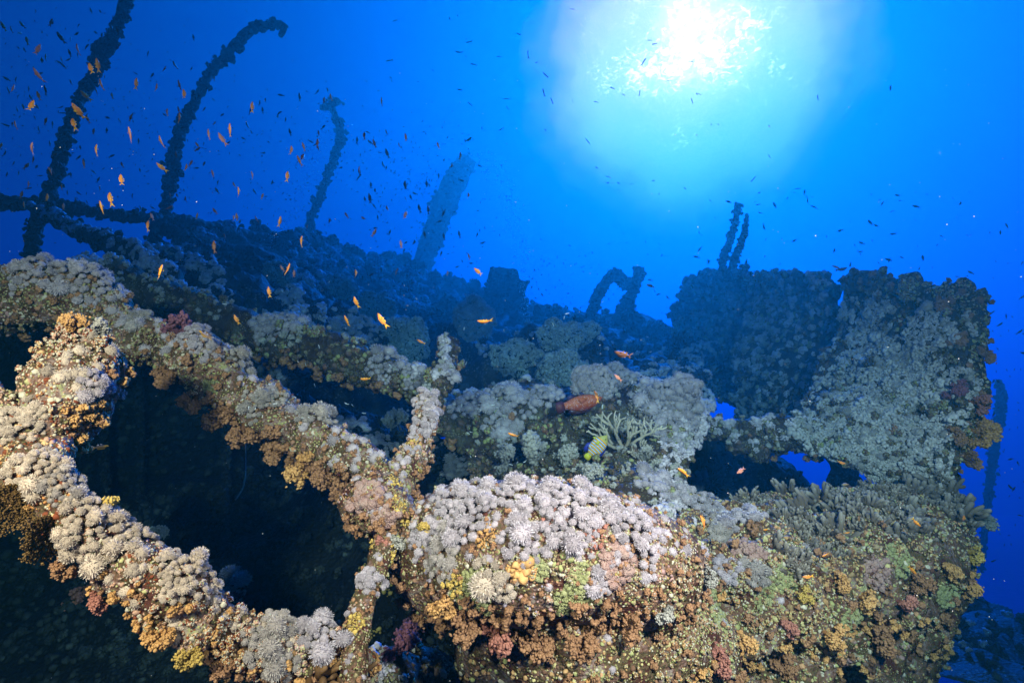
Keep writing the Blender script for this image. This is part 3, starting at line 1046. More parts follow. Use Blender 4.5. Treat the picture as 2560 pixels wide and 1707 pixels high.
_, mid_plate = wreck('bulwark_plate', 'middle bulwark plate with a flat top, blue and shaded', 'bulwark plate', loft([
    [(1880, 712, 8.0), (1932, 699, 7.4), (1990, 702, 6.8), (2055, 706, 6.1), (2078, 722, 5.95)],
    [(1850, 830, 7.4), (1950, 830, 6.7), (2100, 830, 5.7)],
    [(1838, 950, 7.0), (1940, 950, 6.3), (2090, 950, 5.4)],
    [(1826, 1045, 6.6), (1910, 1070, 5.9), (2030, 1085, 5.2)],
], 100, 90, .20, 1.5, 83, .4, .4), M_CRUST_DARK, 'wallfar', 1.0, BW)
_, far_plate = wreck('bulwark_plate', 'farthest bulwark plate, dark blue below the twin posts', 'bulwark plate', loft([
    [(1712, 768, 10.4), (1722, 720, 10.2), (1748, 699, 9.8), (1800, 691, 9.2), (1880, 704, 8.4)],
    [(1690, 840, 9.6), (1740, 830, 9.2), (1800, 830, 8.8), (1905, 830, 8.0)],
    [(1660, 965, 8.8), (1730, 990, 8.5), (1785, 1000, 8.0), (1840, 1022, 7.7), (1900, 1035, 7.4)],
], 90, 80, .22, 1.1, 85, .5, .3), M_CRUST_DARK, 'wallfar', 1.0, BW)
wreck('rim', None, None, join([
    tube([(2128, 745, 5.3, 18), (2145, 712, 5.2, 26), (2190, 716, 4.95, 26), (2240, 728, 4.7, 24), (2285, 726, 4.5, 22), (2340, 742, 4.3, 22), (2374, 738, 4.15, 26), (2420, 758, 4.1, 28), (2436, 810, 4.0, 26), (2432, 900, 3.9, 24), (2436, 990, 3.8, 26), (2414, 1070, 3.75, 24), (2364, 1160, 3.7, 22), (2346, 1240, 3.7, 18)], .5, seed=87, ring=32, res=2),
    tube([(2276, 735, 4.45, 30), (2281, 708, 4.45, 22), (2282, 685, 4.45, 14)], .4, seed=88), blob(2195, 704, 4.9, 30, 18, seed=90, amp=.4, sub=3), blob(2365, 728, 4.2, 26, 22, seed=98, amp=.4, sub=3), blob(2405, 722, 4.1, 24, 24, seed=99, amp=.4, sub=3), blob(2136, 700, 5.2, 24, 20, seed=89, amp=.4, sub=3)]), M_CRUST_DARK, 'hullrim', .9, parent=near_plate)
wreck('rim', None, None, tube([(1880, 722, 8.0, 12), (1905, 706, 7.7, 17), (1940, 702, 7.3, 14), (1990, 704, 6.8, 16), (2030, 700, 6.5, 14), (2058, 708, 6.1, 18), (2080, 722, 6.0, 16), (2090, 790, 5.9, 10)], .85, seed=187, ring=28, res=2), M_CRUST_DARK, 'wallfar', 1.1, parent=mid_plate)
wreck('rim', None, None, tube([(1690, 800, 10.1, 12), (1712, 750, 10.3, 13), (1736, 708, 10, 15), (1775, 692, 9.6, 14), (1830, 692, 8.9, 15), (1866, 704, 8.4, 14)], .85, seed=189, ring=28, res=2), M_CRUST_DARK, 'wallfar', 1.1, parent=far_plate)
wreck('deck_beam', 'level beam bridging the dark hole left of the near bulwark plate', 'deck beam',
      join([tube([(1690, 1062, 4.6, 34), (1740, 1076, 4.55, 28), (1810, 1076, 4.55, 25), (1900, 1074, 4.5, 28), (1985, 1080, 4.45, 34), (2050, 1112, 4.35, 38)], .3, seed=91, ring=32, res=1.6),
            blob(1845, 1112, 4.5, 30, 26, seed=92, amp=.3), blob(1892, 1120, 4.5, 32, 34, seed=93, amp=.3), blob(1960, 1100, 4.45, 42, 30, seed=94, amp=.3)]), M_CRUST_DARK, 'dull', .8)
wreck('debris_mound', 'dark mound of wreckage inside the hole under the level beam', 'wreckage',
      join([blob(1835, 1215, 7.4, 160, 100, seed=95, amp=.3), blob(1700, 1180, 6.8, 120, 80, seed=97, amp=.3), tube([(2092, 1110, 6.4, 26), (2108, 1180, 6.2, 34), (2130, 1290, 6, 50)], .3, seed=96)]), M_CRUST_BLUE, 'dark', 1.2)

# --- davits, posts and rails in silhouette
DV = "davits and posts standing against the water"
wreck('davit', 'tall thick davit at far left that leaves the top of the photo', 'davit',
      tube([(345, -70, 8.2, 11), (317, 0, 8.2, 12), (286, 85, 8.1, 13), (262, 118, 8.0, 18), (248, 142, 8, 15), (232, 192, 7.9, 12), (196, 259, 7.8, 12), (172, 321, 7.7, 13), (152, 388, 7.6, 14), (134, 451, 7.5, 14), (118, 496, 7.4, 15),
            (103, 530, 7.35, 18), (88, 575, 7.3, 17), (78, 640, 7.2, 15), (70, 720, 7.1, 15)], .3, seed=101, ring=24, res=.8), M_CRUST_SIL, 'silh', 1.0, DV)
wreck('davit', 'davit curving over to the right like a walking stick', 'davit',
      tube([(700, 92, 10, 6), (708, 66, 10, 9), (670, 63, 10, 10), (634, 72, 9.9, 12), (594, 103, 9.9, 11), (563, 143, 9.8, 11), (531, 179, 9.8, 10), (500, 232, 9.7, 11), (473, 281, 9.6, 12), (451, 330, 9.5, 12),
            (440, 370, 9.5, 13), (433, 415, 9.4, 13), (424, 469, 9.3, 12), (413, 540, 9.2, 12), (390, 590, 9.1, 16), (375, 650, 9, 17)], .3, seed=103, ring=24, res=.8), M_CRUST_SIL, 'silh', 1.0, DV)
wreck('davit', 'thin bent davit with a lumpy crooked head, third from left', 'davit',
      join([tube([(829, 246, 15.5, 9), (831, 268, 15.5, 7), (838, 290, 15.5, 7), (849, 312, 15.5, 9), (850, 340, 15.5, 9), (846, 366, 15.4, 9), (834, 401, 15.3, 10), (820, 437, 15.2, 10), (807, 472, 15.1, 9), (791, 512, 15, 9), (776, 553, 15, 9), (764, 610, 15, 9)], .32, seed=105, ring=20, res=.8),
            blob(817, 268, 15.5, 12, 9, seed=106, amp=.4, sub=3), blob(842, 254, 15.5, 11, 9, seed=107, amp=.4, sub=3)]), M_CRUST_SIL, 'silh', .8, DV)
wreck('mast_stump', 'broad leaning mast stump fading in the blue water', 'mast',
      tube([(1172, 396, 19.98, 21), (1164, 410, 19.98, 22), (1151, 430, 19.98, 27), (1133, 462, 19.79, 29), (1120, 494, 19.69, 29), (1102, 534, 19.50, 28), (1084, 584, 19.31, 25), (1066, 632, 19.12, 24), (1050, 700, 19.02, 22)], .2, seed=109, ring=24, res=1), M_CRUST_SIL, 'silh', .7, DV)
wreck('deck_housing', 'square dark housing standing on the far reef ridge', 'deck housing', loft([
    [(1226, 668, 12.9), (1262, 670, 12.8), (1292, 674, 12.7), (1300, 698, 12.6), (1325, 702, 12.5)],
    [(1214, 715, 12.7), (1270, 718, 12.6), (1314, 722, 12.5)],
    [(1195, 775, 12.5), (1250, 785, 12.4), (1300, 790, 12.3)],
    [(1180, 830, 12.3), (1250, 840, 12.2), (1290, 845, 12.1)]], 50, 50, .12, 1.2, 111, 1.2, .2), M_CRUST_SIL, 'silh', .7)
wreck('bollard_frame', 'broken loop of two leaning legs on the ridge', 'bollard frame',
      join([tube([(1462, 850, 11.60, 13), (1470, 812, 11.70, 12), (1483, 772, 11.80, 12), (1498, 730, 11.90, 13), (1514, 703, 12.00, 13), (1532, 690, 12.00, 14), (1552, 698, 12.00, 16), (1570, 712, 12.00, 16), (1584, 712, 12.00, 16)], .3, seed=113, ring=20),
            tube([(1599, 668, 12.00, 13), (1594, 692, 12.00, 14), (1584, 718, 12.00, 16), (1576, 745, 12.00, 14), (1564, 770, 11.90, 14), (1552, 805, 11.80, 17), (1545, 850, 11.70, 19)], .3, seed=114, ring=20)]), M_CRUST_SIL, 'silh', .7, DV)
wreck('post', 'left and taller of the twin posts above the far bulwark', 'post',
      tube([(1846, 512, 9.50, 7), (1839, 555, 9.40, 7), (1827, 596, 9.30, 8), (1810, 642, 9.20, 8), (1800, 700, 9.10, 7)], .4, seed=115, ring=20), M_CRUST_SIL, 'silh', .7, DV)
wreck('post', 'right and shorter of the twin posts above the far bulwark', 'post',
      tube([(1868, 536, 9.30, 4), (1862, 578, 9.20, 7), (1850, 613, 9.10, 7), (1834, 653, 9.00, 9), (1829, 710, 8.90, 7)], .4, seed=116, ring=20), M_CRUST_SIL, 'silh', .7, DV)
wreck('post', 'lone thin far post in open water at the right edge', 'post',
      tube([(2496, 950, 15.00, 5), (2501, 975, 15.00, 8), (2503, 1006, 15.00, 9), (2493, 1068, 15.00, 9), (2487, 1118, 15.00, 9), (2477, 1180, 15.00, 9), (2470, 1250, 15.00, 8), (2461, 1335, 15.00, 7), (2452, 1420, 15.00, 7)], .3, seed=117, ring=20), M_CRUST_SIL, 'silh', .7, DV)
RL = "fallen rails below the davits"
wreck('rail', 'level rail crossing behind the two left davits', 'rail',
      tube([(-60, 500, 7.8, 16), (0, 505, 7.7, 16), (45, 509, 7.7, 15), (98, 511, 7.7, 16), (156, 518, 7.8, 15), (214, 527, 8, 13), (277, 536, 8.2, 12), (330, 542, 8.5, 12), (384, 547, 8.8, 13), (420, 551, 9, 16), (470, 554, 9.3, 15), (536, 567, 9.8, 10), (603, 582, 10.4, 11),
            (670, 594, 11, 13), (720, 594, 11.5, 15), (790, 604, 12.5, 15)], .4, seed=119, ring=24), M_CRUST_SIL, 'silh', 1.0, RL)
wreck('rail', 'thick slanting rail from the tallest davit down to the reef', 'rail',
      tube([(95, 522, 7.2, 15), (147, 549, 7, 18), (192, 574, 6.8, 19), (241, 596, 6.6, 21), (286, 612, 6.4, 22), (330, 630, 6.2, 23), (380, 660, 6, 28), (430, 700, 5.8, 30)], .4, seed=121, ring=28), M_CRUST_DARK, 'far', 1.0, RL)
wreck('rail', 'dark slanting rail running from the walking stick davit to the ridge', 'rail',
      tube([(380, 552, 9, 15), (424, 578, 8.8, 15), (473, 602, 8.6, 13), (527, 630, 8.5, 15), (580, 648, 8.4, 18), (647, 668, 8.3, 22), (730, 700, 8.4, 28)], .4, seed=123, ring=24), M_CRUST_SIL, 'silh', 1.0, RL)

DR = "encrusted rails lying along the sloping deck"
wreck('deck_rail', 'upper encrusted rail running back along the dark slope', 'rail', tube([(470, 668, 7.2, 16), (600, 690, 7.9, 14), (740, 706, 8.6, 15), (880, 745, 9.8, 12), (1000, 772, 10.6, 12), (1100, 790, 11, 11)], .6, seed=131, ring=24, res=1.2), M_CRUST_BLUE, 'far', .9, DR)
wreck('deck_rail', 'middle encrusted rail below the upper one on the slope', 'rail', tube([(520, 742, 6.2, 20), (660, 760, 6.7, 17), (800, 792, 7.4, 18), (930, 826, 8.2, 14), (1060, 842, 8.8, 13)], .6, seed=133, ring=24, res=1.2), M_CRUST_BLUE, 'far', .9, DR)
wreck('deck_rail', 'low encrusted rail crossing the deck toward the far bulwark', 'rail', tube([(1230, 872, 8.2, 16), (1360, 862, 8.1, 14), (1480, 878, 7.9, 15), (1590, 905, 7.6, 16), (1690, 930, 7.5, 18)], .6, seed=135, ring=24, res=1.2), M_CRUST_BLUE, 'far', .9, DR)


# --- haze: the sea water itself
def haze():
    lo, hi = np.array([-90, -8, -11.0]), np.array([90, 110, 18.8])
    V = np.array([[x, y, z] for x in (lo[0], hi[0]) for y in (lo[1], hi[1]) for z in (lo[2], hi[2])])
    F4 = [(0, 1, 3, 2), (4, 6, 7, 5), (0, 4, 5, 1), (2, 3, 7, 6), (0, 2, 6, 4), (1, 5, 7, 3)]
    m = bpy.data.materials.new('sea_water')
    m.use_nodes = True
    t = NT(m.node_tree)
    out = t.n('ShaderNodeOutputMaterial')
    v = t.n('ShaderNodeVolumePrincipled')
    v.inputs['Color'].default_value = (.01, .083, .067, 1)
    v.inputs['Absorption Color'].default_value = (0, .57, .908, 1)
    v.inputs['Density'].default_value = .165
    v.inputs['Anisotropy'].default_value = .64
    t.l(v.outputs[0], out.inputs['Volume'])
    g = Geo(V, None, F4)
    tag(put('haze', g, m, base=(0, 20, -11), smooth=False), 'clear blue sea water all around the wreck', 'water', kind='stuff')


haze()
# ------------------------------------------------------------------ corals that grow on the wreck
def gather(c, R, seed, fit=.35, up=.55, lim=-.15):
    ps, ns = [], []
    for s in SURFS:
        q = np.linalg.norm(s.p - c, axis=1)
        m = q < R * 1.45
        if m.any():
            p, n = s.p[m], s.n[m]
            q = q[m] / (R * (1 + fit * fbm(p * (1.6 / R), seed, 3)))
            vd = CAM - p
            vd /= np.linalg.norm(vd, axis=1, keepdims=True)
            f = np.einsum('ij,ij->i', n, vd) * (1 - up) + n[:, 2] * up
            k = (q < 1) & (f > lim)
            ps.append(np.c_[p[k], q[k]])
            ns.append(n[k])
    if not ps:
        return None
    return np.vstack(ps), np.vstack(ns)


NC = [0]


def colony(name, label, cat, group, u, v, rpx, spx, mat, kits, lift=.5, rise=.25, fit=.35, up=.55, gap=1.38, lim=-.15):
    h = cast(u, v)
    if h is None:
        print('MISS', label)
        return
    c, _, d = h
    NC[0] += 1
    R, s0 = rpx * d / FPX, spx * d / FPX
    r = gather(c, R, NC[0], fit, up, lim)
    if r is None or len(r[0]) < 3:
        print('EMPTY', label)
        return
    pq, n = r
    o = RNG.permutation(len(pq))
    pq, n = pq[o], n[o]
    sc = s0 * (.42 + 1.15 * RNG.random(len(pq)) ** 1.6)
    k = poisson(pq[:, :3], gap * sc)
    p, q, n, sc = pq[k, :3], pq[k, 3:4], n[k], sc[k]
    nr = n + np.array([0, -.1, 1]) * lift
    nr /= np.linalg.norm(nr, axis=1, keepdims=True)
    p = p + n * (.25 * sc[:, None]) + nr * rise * R * (1 - q ** 2) * RNG.uniform(.5, 1, (len(p), 1))
    g = scatter(kits, p, nr + RNG.normal(0, .16, nr.shape), sc)
    o = put(name, g, mat)
    tag(o, label, cat, group)
    return o


def mound(name, label, cat, group, u, v, rpx, spx, mat, kits, tall=.8, base=None):
    """a rounded coral head: a lump with pom-poms or knobs all over it"""
    h = cast(u, v + rpx * tall * .6)
    if h is None:
        print('MISS', label)
        return
    d = h[2]
    r = np.random.default_rng(int(u * 7 + v))
    gs = [blob(u, v, d + .2 * rpx * d / FPX, rpx * .78, rpx * tall * .8, rpx * .8, seed=int(u), amp=.35, sub=3, remap=False)]
    for j in range(7):
        a = r.uniform(0, 6.28)
        q = r.uniform(.26, .5)
        gs.append(blob(u + math.cos(a) * rpx * .68, v - math.sin(a) * rpx * tall * .6, d + r.uniform(-.45, .3) * rpx * d / FPX, rpx * q, rpx * q * .9, seed=int(u) + j, amp=.3, sub=3, remap=False))
    g = join(gs)
    s = Surf(g, 9000)
    sc = spx * d / FPX * RNG.uniform(.6, 1.25, len(s.p))
    k = poisson(s.p, 1.15 * sc)
    f = scatter(kits, s.p[k], s.n[k] + [0, 0, .3], sc[k])
    root = put(name, g, base or M_CRUST_DARK)
    tag(root, label, cat, group)
    put('polyps', f, mat, parent=root)
    return root


XG = "clumps of pale pulse coral"
X_NEAR = [  # u, v, radius, puff, label
    (1165, 1285, 88, 25, 'lavender pulse coral on the left shoulder of the big centre block', M_XENIA),
    (1285, 1240, 66, 25, 'lavender pulse coral crowning the top of the big centre block', M_XENIA),
    (1310, 1330, 58, 25, 'pale pulse coral in the middle of the big centre block', M_XENIA),
    (1435, 1280, 84, 27, 'lavender pulse coral right of the crown on the big centre block', M_XENIA),
    (1585, 1335, 80, 27, 'lavender pulse coral on the right end of the big centre block', M_XENIA),
    (1235, 1440, 46, 30, 'drooping beige puffs low on the centre block face', M_XENIA_WARM),
    (1110, 1385, 46, 26, 'beige pulse coral low on the left side of the centre block', M_XENIA_WARM),
    (1498, 1462, 26, 24, 'small white puff tuft low on the right of the centre block face', M_XENIA),
    (1060, 1350, 40, 24, 'bluish pulse coral hanging off the far left tip of the centre block', M_XENIA),
    (265, 1318, 82, 23, 'biggest cream pulse coral on the bottom left curved beam', M_XENIA_WARM),
    (472, 1432, 78, 22, 'cream pulse coral capping the hump of the bottom left curved beam', M_XENIA_WARM),
    (585, 1480, 42, 20, 'bluish pulse coral at the right end of the hump on the curved beam', M_XENIA),
    (690, 1575, 60, 24, 'lavender pulse coral on the curved beam left of the pole foot', M_XENIA),
    (800, 1575, 58, 24, 'lavender pulse coral touching the foot of the pole', M_XENIA),
    (690, 1650, 44, 26, 'pale pulse coral below the others by the brown finger coral', M_XENIA),
    (80, 1175, 62, 22, 'cream pulse coral at the left edge where the stub meets the beam', M_XENIA_WARM),
    (165, 1225, 42, 20, 'small cream pulse coral just below the left stub', M_XENIA_WARM),
    (40, 1060, 60, 20, 'cream pulse coral climbing the left edge of the stub', M_XENIA_WARM),
    (235, 960, 34, 18, 'grey pulse coral on the right flank of the left stub', M_XENIA),
    (1750, 1262, 60, 24, 'white blue pulse coral on the hull top beside the dark gap', M_XENIA),
    (1850, 1285, 56, 24, 'white pulse coral on the hull top left of the finger corals', M_XENIA),
    (1800, 1345, 50, 24, 'pale pulse coral just under the rim of the right hull', M_XENIA),
    (1890, 1435, 34, 20, 'small grey pulse coral lower on the face of the right hull', M_XENIA),
    (1825, 1425, 28, 18, 'small white pulse coral low by the crack of the right hull', M_XENIA),
    (490, 845, 48, 16, 'grey pulse coral on the hump of the long fringed beam', M_XENIA),
    (600, 905, 40, 16, 'grey pulse coral right of the hump on the fringed beam', M_XENIA),
    (690, 925, 48, 17, 'grey pulse coral with lime patch on the fringed beam', M_XENIA),
    (660, 1010, 40, 16, 'lilac pulse coral on the front of the fringed beam', M_XENIA),
    (795, 1035, 52, 19, 'lavender pulse coral on top of the fringed beam near its middle', M_XENIA),
    (880, 1070, 50, 18, 'bluish pulse coral low on top of the fringed beam', M_XENIA),
    (950, 1120, 46, 17, 'pale pulse coral where the fringed beam meets the pole', M_XENIA),
    (1072, 1000, 34, 18, 'lilac pulse coral capping the tip of the pole', M_XENIA),
    (1066, 1060, 34, 20, 'blue grey pulse coral on the upper part of the pole', M_XENIA),
    (1080, 1120, 30, 20, 'blue pulse coral on the shaded right side of the pole', M_XENIA),
    (925, 1455, 36, 20, 'grey pulse coral on the left side of the lower pole', M_XENIA),
    (70, 675, 60, 16, 'grey pulse coral knob standing at the upper left edge', M_XENIA),
    (215, 680, 70, 16, 'grey pulse coral along the top of the upper left beam', M_XENIA),
    (345, 800, 34, 14, 'small grey pulse coral under the purple soft coral', M_XENIA),
]
for u, v, r, s, lab, m in X_NEAR:
    colony('pulse_coral', lab, 'coral', XG, u, v, r * .95, s * .84, m if u % 3 else M_XENIA_GREY, PUFF, fit=.75, rise=.36, gap=1.5)

BG = "blue lit pulse corals farther back"
for u, v, r, s, lab in [
    (690, 800, 60, 14, 'blue lit pulse coral on the left of the blue green beam'),
    (880, 842, 75, 15, 'blue lit pulse coral in the middle of the blue green beam'),
    (975, 900, 55, 14, 'blue lit pulse coral right of middle on the blue green beam'),
    (1045, 945, 40, 13, 'small blue pulse coral at the end of the blue green beam'),
    (1115, 925, 30, 13, 'blue pulse coral around the short blue post'),
    (1180, 1020, 60, 16, 'blue pulse coral at the left end of the middle ledge'),
    (1285, 1010, 62, 17, 'blue white pulse coral below the tail of the spotted grouper'),
    (1375, 1000, 50, 16, 'blue white pulse coral behind the spotted grouper'),
    (1250, 1065, 44, 16, 'pale pulse coral on the ledge below left of the grouper'),
    (1650, 1010, 70, 18, 'pale blue pulse coral mass right of the cream staghorn'),
    (1665, 1065, 48, 17, 'grey pulse coral just under the large blue mass'),
    (1150, 1180, 50, 16, 'bright blue pulse coral in the gap right of the pole'),
    (1640, 1225, 62, 20, 'pale pulse coral on the slope behind the centre block'),
    (1720, 1215, 44, 19, 'white blue pulse coral below the leather coral by the hole'),
]:
    colony('pulse_coral', lab, 'coral', BG, u, v, r, s, M_XENIA, PUFFM, up=.4)

WG = "pale puffs spread over the near bulwark plate"
for u, v, r, lab in [
    (2185, 800, 62, 'pale puffs near the top left of the near bulwark plate'),
    (2300, 850, 80, 'pale puffs near the top middle of the near bulwark plate'),
    (2165, 905, 75, 'pale puffs on the left part of the near bulwark plate'),
    (2260, 960, 90, 'pale puffs at the centre of the near bulwark plate'),
    (2350, 955, 60, 'pale puffs right of the centre of the near bulwark plate'),
    (2150, 1000, 62, 'pale puffs low on the left of the near bulwark plate'),
    (2290, 1120, 82, 'pale puffs at the bottom of the near bulwark plate'),
    (2180, 1140, 62, 'pale puffs above the finger corals left of the bulwark foot'),
    (2035, 1070, 46, 'blue grey puffs where the level beam meets the bulwark'),
    (2220, 1055, 60, 'pale puffs below the rust streak of the near bulwark plate'),
]:
    colony('puff_coral', lab, 'coral', WG, u, v, r, 11, M_WALL, PUFFM + PUFFF + PUFFF, fit=.8, up=.1, lift=.2, rise=.05, gap=1.3, lim=-.4)

MG = "rounded coral heads on the reef behind"
for u, v, r, s, lab, tall in [
    (1188, 800, 62, 13, 'dark blue rounded coral head below the square housing', 1.0),
    (1490, 958, 48, 13, 'pale rounded coral head directly above the staghorn', .9),
    (1540, 950, 40, 13, 'pale rounded coral head right of and above the grouper', .9),
    (1415, 930, 62, 11, 'smooth blue coral dome behind the grouper', .75),
    (1400, 845, 52, 11, 'dark blue coral head in the middle distance', .8),
    (1460, 840, 40, 11, 'small dark blue coral head beside the middle one', .8),
    (1020, 850, 60, 12, 'blue coral head behind the blue green beam', .8),
    (1130, 780, 44, 11, 'round blue coral head left of the big dark one', .8),
    (1280, 900, 60, 12, 'low blue coral head in front of the dark one', .7),
    (1690, 990, 56, 15, 'broad blue coral head at the right of the middle ledge', .8),
    (940, 770, 50, 11, 'blue coral head on the far slope below the mast stump', .7),
    (840, 720, 44, 10, 'small blue coral head high on the far slope', .7),
    (700, 690, 40, 10, 'blue coral head on the slope under the thin bent davit', .7),
]:
    mound('coral_mound', lab, 'coral', MG, u, v, r, s, M_MOUND if s < 13 else M_XENIA_FAR, PUFFF if s < 13 else PUFFM, tall, M_CRUST_BLUE)

# leather corals with fingers
FG = "grey finger leather corals on the right hull"
for u, v, r, s, lab in [
    (2030, 1330, 78, 34, 'finger coral clump drooping over the rim of the right hull'),
    (2190, 1290, 92, 32, 'largest field of grey finger coral on the right hull'),
    (2345, 1262, 84, 28, 'finger coral field at the right end of the hull top'),
    (2040, 1242, 66, 28, 'finger coral at the rear rim beside the dark hole'),
    (2225, 1255, 70, 26, 'finger coral against the foot of the near bulwark plate'),
    (1990, 1395, 34, 26, 'small finger coral tuft hanging lowest on the right hull'),
    (1795, 1215, 44, 34, 'pale finger coral bush beside the left end of the hole'),
    (1880, 1245, 34, 26, 'small ragged finger coral on the hull rim by the hole'),
]:
    colony('finger_coral', lab, 'coral', FG, u, v, r, s, M_FINGER, FING, lift=.9, rise=.05, up=.5, gap=.85)
colony('finger_coral', 'short blue green finger coral right of the cream staghorn', 'coral', None, 1590, 1050, 26, 26, M_FINGER, FING, lift=.9, rise=.05, gap=.7)

SHARED = {}


def shared(key, make, mat):
    if key not in SHARED:
        SHARED[key] = mesh(key[0], make(), mat)
    return SHARED[key]


def tree(name, label, group, u, v, size, mat, var=0, d=(0, 0, 1), kit=None, off=.1, cat='soft coral', twist=None):
    h = cast(u, v)
    if h is None:
        print('MISS', label)
        return
    c, n, dep = h
    s = size * dep / FPX
    me = shared((name, var, mat.name), lambda: (kit or TREE)[var % len(kit or TREE)], mat)
    o = link(name, me, None, tuple(c - n * s * off))
    q = Vector(np.array(d) + n * .35).normalized().to_track_quat('Z', 'Y')
    q = q @ Matrix.Rotation(RNG.uniform(0, 6.28) if twist is None else twist, 3, 'Z').to_quaternion()
    o.rotation_mode = 'QUATERNION'
    o.rotation_quaternion = q
    o.scale = (s, s, s)
    return tag(o, label, cat, group)


HG = "soft corals hanging from the wreck"
DN = (0, -.45, -1)
for i, (u, v, r, m, lab) in enumerate([
    (420, 925, 62, M_SOFT_BROWN, 'brown soft coral hanging at the left start of the fringe'),
    (490, 985, 66, M_SOFT_BROWN, 'brown soft coral fringe below the hump of the long beam'),
    (550, 1020, 66, M_SOFT_BROWN, 'brown soft coral fringe right of the hump of the long beam'),
    (610, 1062, 64, M_SOFT_BROWN, 'drooping brown soft coral below the lime patch'),
    (690, 1110, 62, M_SOFT_BROWN, 'dim brown soft coral between fringe and orange one'),
    (755, 1145, 78, M_SOFT_ORANGE, 'rusty orange soft coral hanging under the long fringed beam'),
    (820, 1165, 66, M_SOFT_BROWN, 'olive brown soft coral beside the rusty orange one'),
    (870, 1195, 74, M_SOFT_BROWN, 'brown soft coral hanging just left of the pink knob'),
    (935, 1195, 56, M_SOFT_BROWN, 'dark brown soft coral tucked behind the pink knob'),
    (245, 1010, 56, M_SOFT_ORANGE, 'orange soft coral under the right side of the left stub'),
    (300, 960, 48, M_SOFT_GREY, 'grey soft coral sticking out right of the left stub'),
    (175, 1390, 62, M_SOFT_BROWN, 'brown soft coral low on the left flank of the curved beam'),
    (215, 1470, 76, M_SOFT_PINK, 'red soft coral hanging under the curved beam'),
    (255, 1480, 60, M_SOFT_PINK, 'pink tipped soft coral hanging lowest at the left'),
    (410, 1560, 68, M_SOFT_ORANGE, 'orange soft coral hanging below the hump of the curved beam'),
    (480, 1610, 60, M_SOFT_YELLOW, 'yellow soft coral under the hump of the curved beam'),
    (560, 1640, 60, M_SOFT_BROWN, 'brown soft coral at the bottom edge under the curved beam'),
    (960, 1330, 46, M_SOFT_PINK, 'pink soft coral under the fat knob of the pole'),
    (1005, 1330, 46, M_SOFT_GREY, 'grey soft coral under the right of the pole knob'),
    (1110, 1480, 66, M_SOFT_ORANGE, 'orange soft coral at the lower left of the centre block'),
    (1160, 1535, 84, M_SOFT_BROWN, 'brown soft coral below the lime patch of the centre block'),
    (1245, 1560, 86, M_SOFT_PINK, 'rusty pink soft coral under the middle of the centre block'),
    (1340, 1575, 80, M_SOFT_BROWN, 'dim brown soft coral under the centre block'),
    (1450, 1570, 76, M_SOFT_BROWN, 'brown soft coral under the right of the centre block'),
    (1570, 1540, 72, M_SOFT_BROWN, 'brown soft coral under the right end of the centre block'),
    (1660, 1510, 54, M_SOFT_GREY, 'grey soft coral in the gap between block and hull'),
    (2425, 1070, 64, M_SOFT_ORANGE, 'orange soft coral jutting from the right edge of the bulwark'),
    (2420, 1000, 50, M_SOFT_PINK, 'pink soft coral on the right edge of the bulwark'),
    (2405, 1140, 48, M_SOFT_BROWN, 'brown soft coral low on the right edge of the bulwark'),
    (2440, 880, 46, M_SOFT_BROWN, 'brown soft coral high on the right edge of the bulwark'),
]):
    tree('soft_coral', lab, HG, min(u, 2470), v, r, m, i % 4, DN if 'bulwark' not in lab else (.8, -.2, -.5))

for i, (u, v, r, m, lab, d) in enumerate([
    (440, 850, 78, M_SOFT_PURPLE, 'purple branching soft coral on the long beam at left', (.1, -.2, 1)),
    (262, 1278, 46, M_SOFT_YELLOW, 'yellow orange soft coral upright on the bottom left beam', (.1, -.2, 1)),
    (385, 1350, 44, M_SOFT_GREY, 'grey branching soft coral on the curved beam left of its hump', (.6, -.2, .8)),
    (180, 835, 56, M_SOFT_ORANGE, 'peach soft coral on top of the left stub', (0, -.2, 1)),
    (245, 835, 46, M_SOFT_GREY, 'pale soft coral on the right top of the left stub', (.3, -.2, 1)),
    (1000, 1640, 90, M_SOFT_PURPLE, 'dark pink soft coral right of the foot of the pole', (.2, -.3, 1)),
    (1040, 1600, 80, M_SOFT_PURPLE, 'dim purple soft coral left of the dark gap', (-.2, -.3, 1)),
    (1000, 1075, 60, M_SOFT_GREY, 'bushy grey soft coral left of the upper pole', (-.4, -.3, .9)),
    (1330, 1155, 92, M_SOFT_GREY, 'large bushy grey soft coral above the centre block', (0, -.4, 1)),
    (1270, 1170, 74, M_SOFT_GREY, 'bushy grey soft coral at left of the larger one', (-.3, -.4, 1)),
    (1410, 1165, 70, M_SOFT_GREY, 'bushy grey soft coral below the striped angelfish', (.3, -.4, 1)),
    (1480, 1210, 54, M_SOFT_GREY, 'small grey soft coral right below the angelfish', (.1, -.4, 1)),
    (1610, 1150, 44, M_SOFT_GREY, 'small grey soft coral between angelfish and hole', (.1, -.4, 1)),
    (2380, 990, 54, M_SOFT_PURPLE, 'purple soft coral on the right of the near bulwark plate', (0, -.8, .3)),
    (1060, 1330, 40, M_SOFT_YELLOW, 'small yellow soft coral on the right of the pole knob', (.5, -.5, .4)),
    (2440, 1320, 50, M_SOFT_GREY, 'pale bushy coral at the right end of the hull top', (.6, -.3, .7)),
    (1712, 880, 60, M_SILH, 'dark bushy coral left of the far bulwark plate', (-.5, -.2, .8)),
    (1712, 790, 50, M_SILH, 'dark bushy coral on the edge of the far bulwark', (-.8, -.2, .5)),
    (1770, 722, 34, M_SILH, 'small bushy coral left of the twin posts', (-.2, 0, 1)),
    (1650, 850, 46, M_SILH, 'dark bushy coral in the dip left of the bulwark', (-.1, 0, 1)),
]):
    tree('bush_coral', lab, "upright soft corals on the wreck", u, v, r, m, i % 4, d)

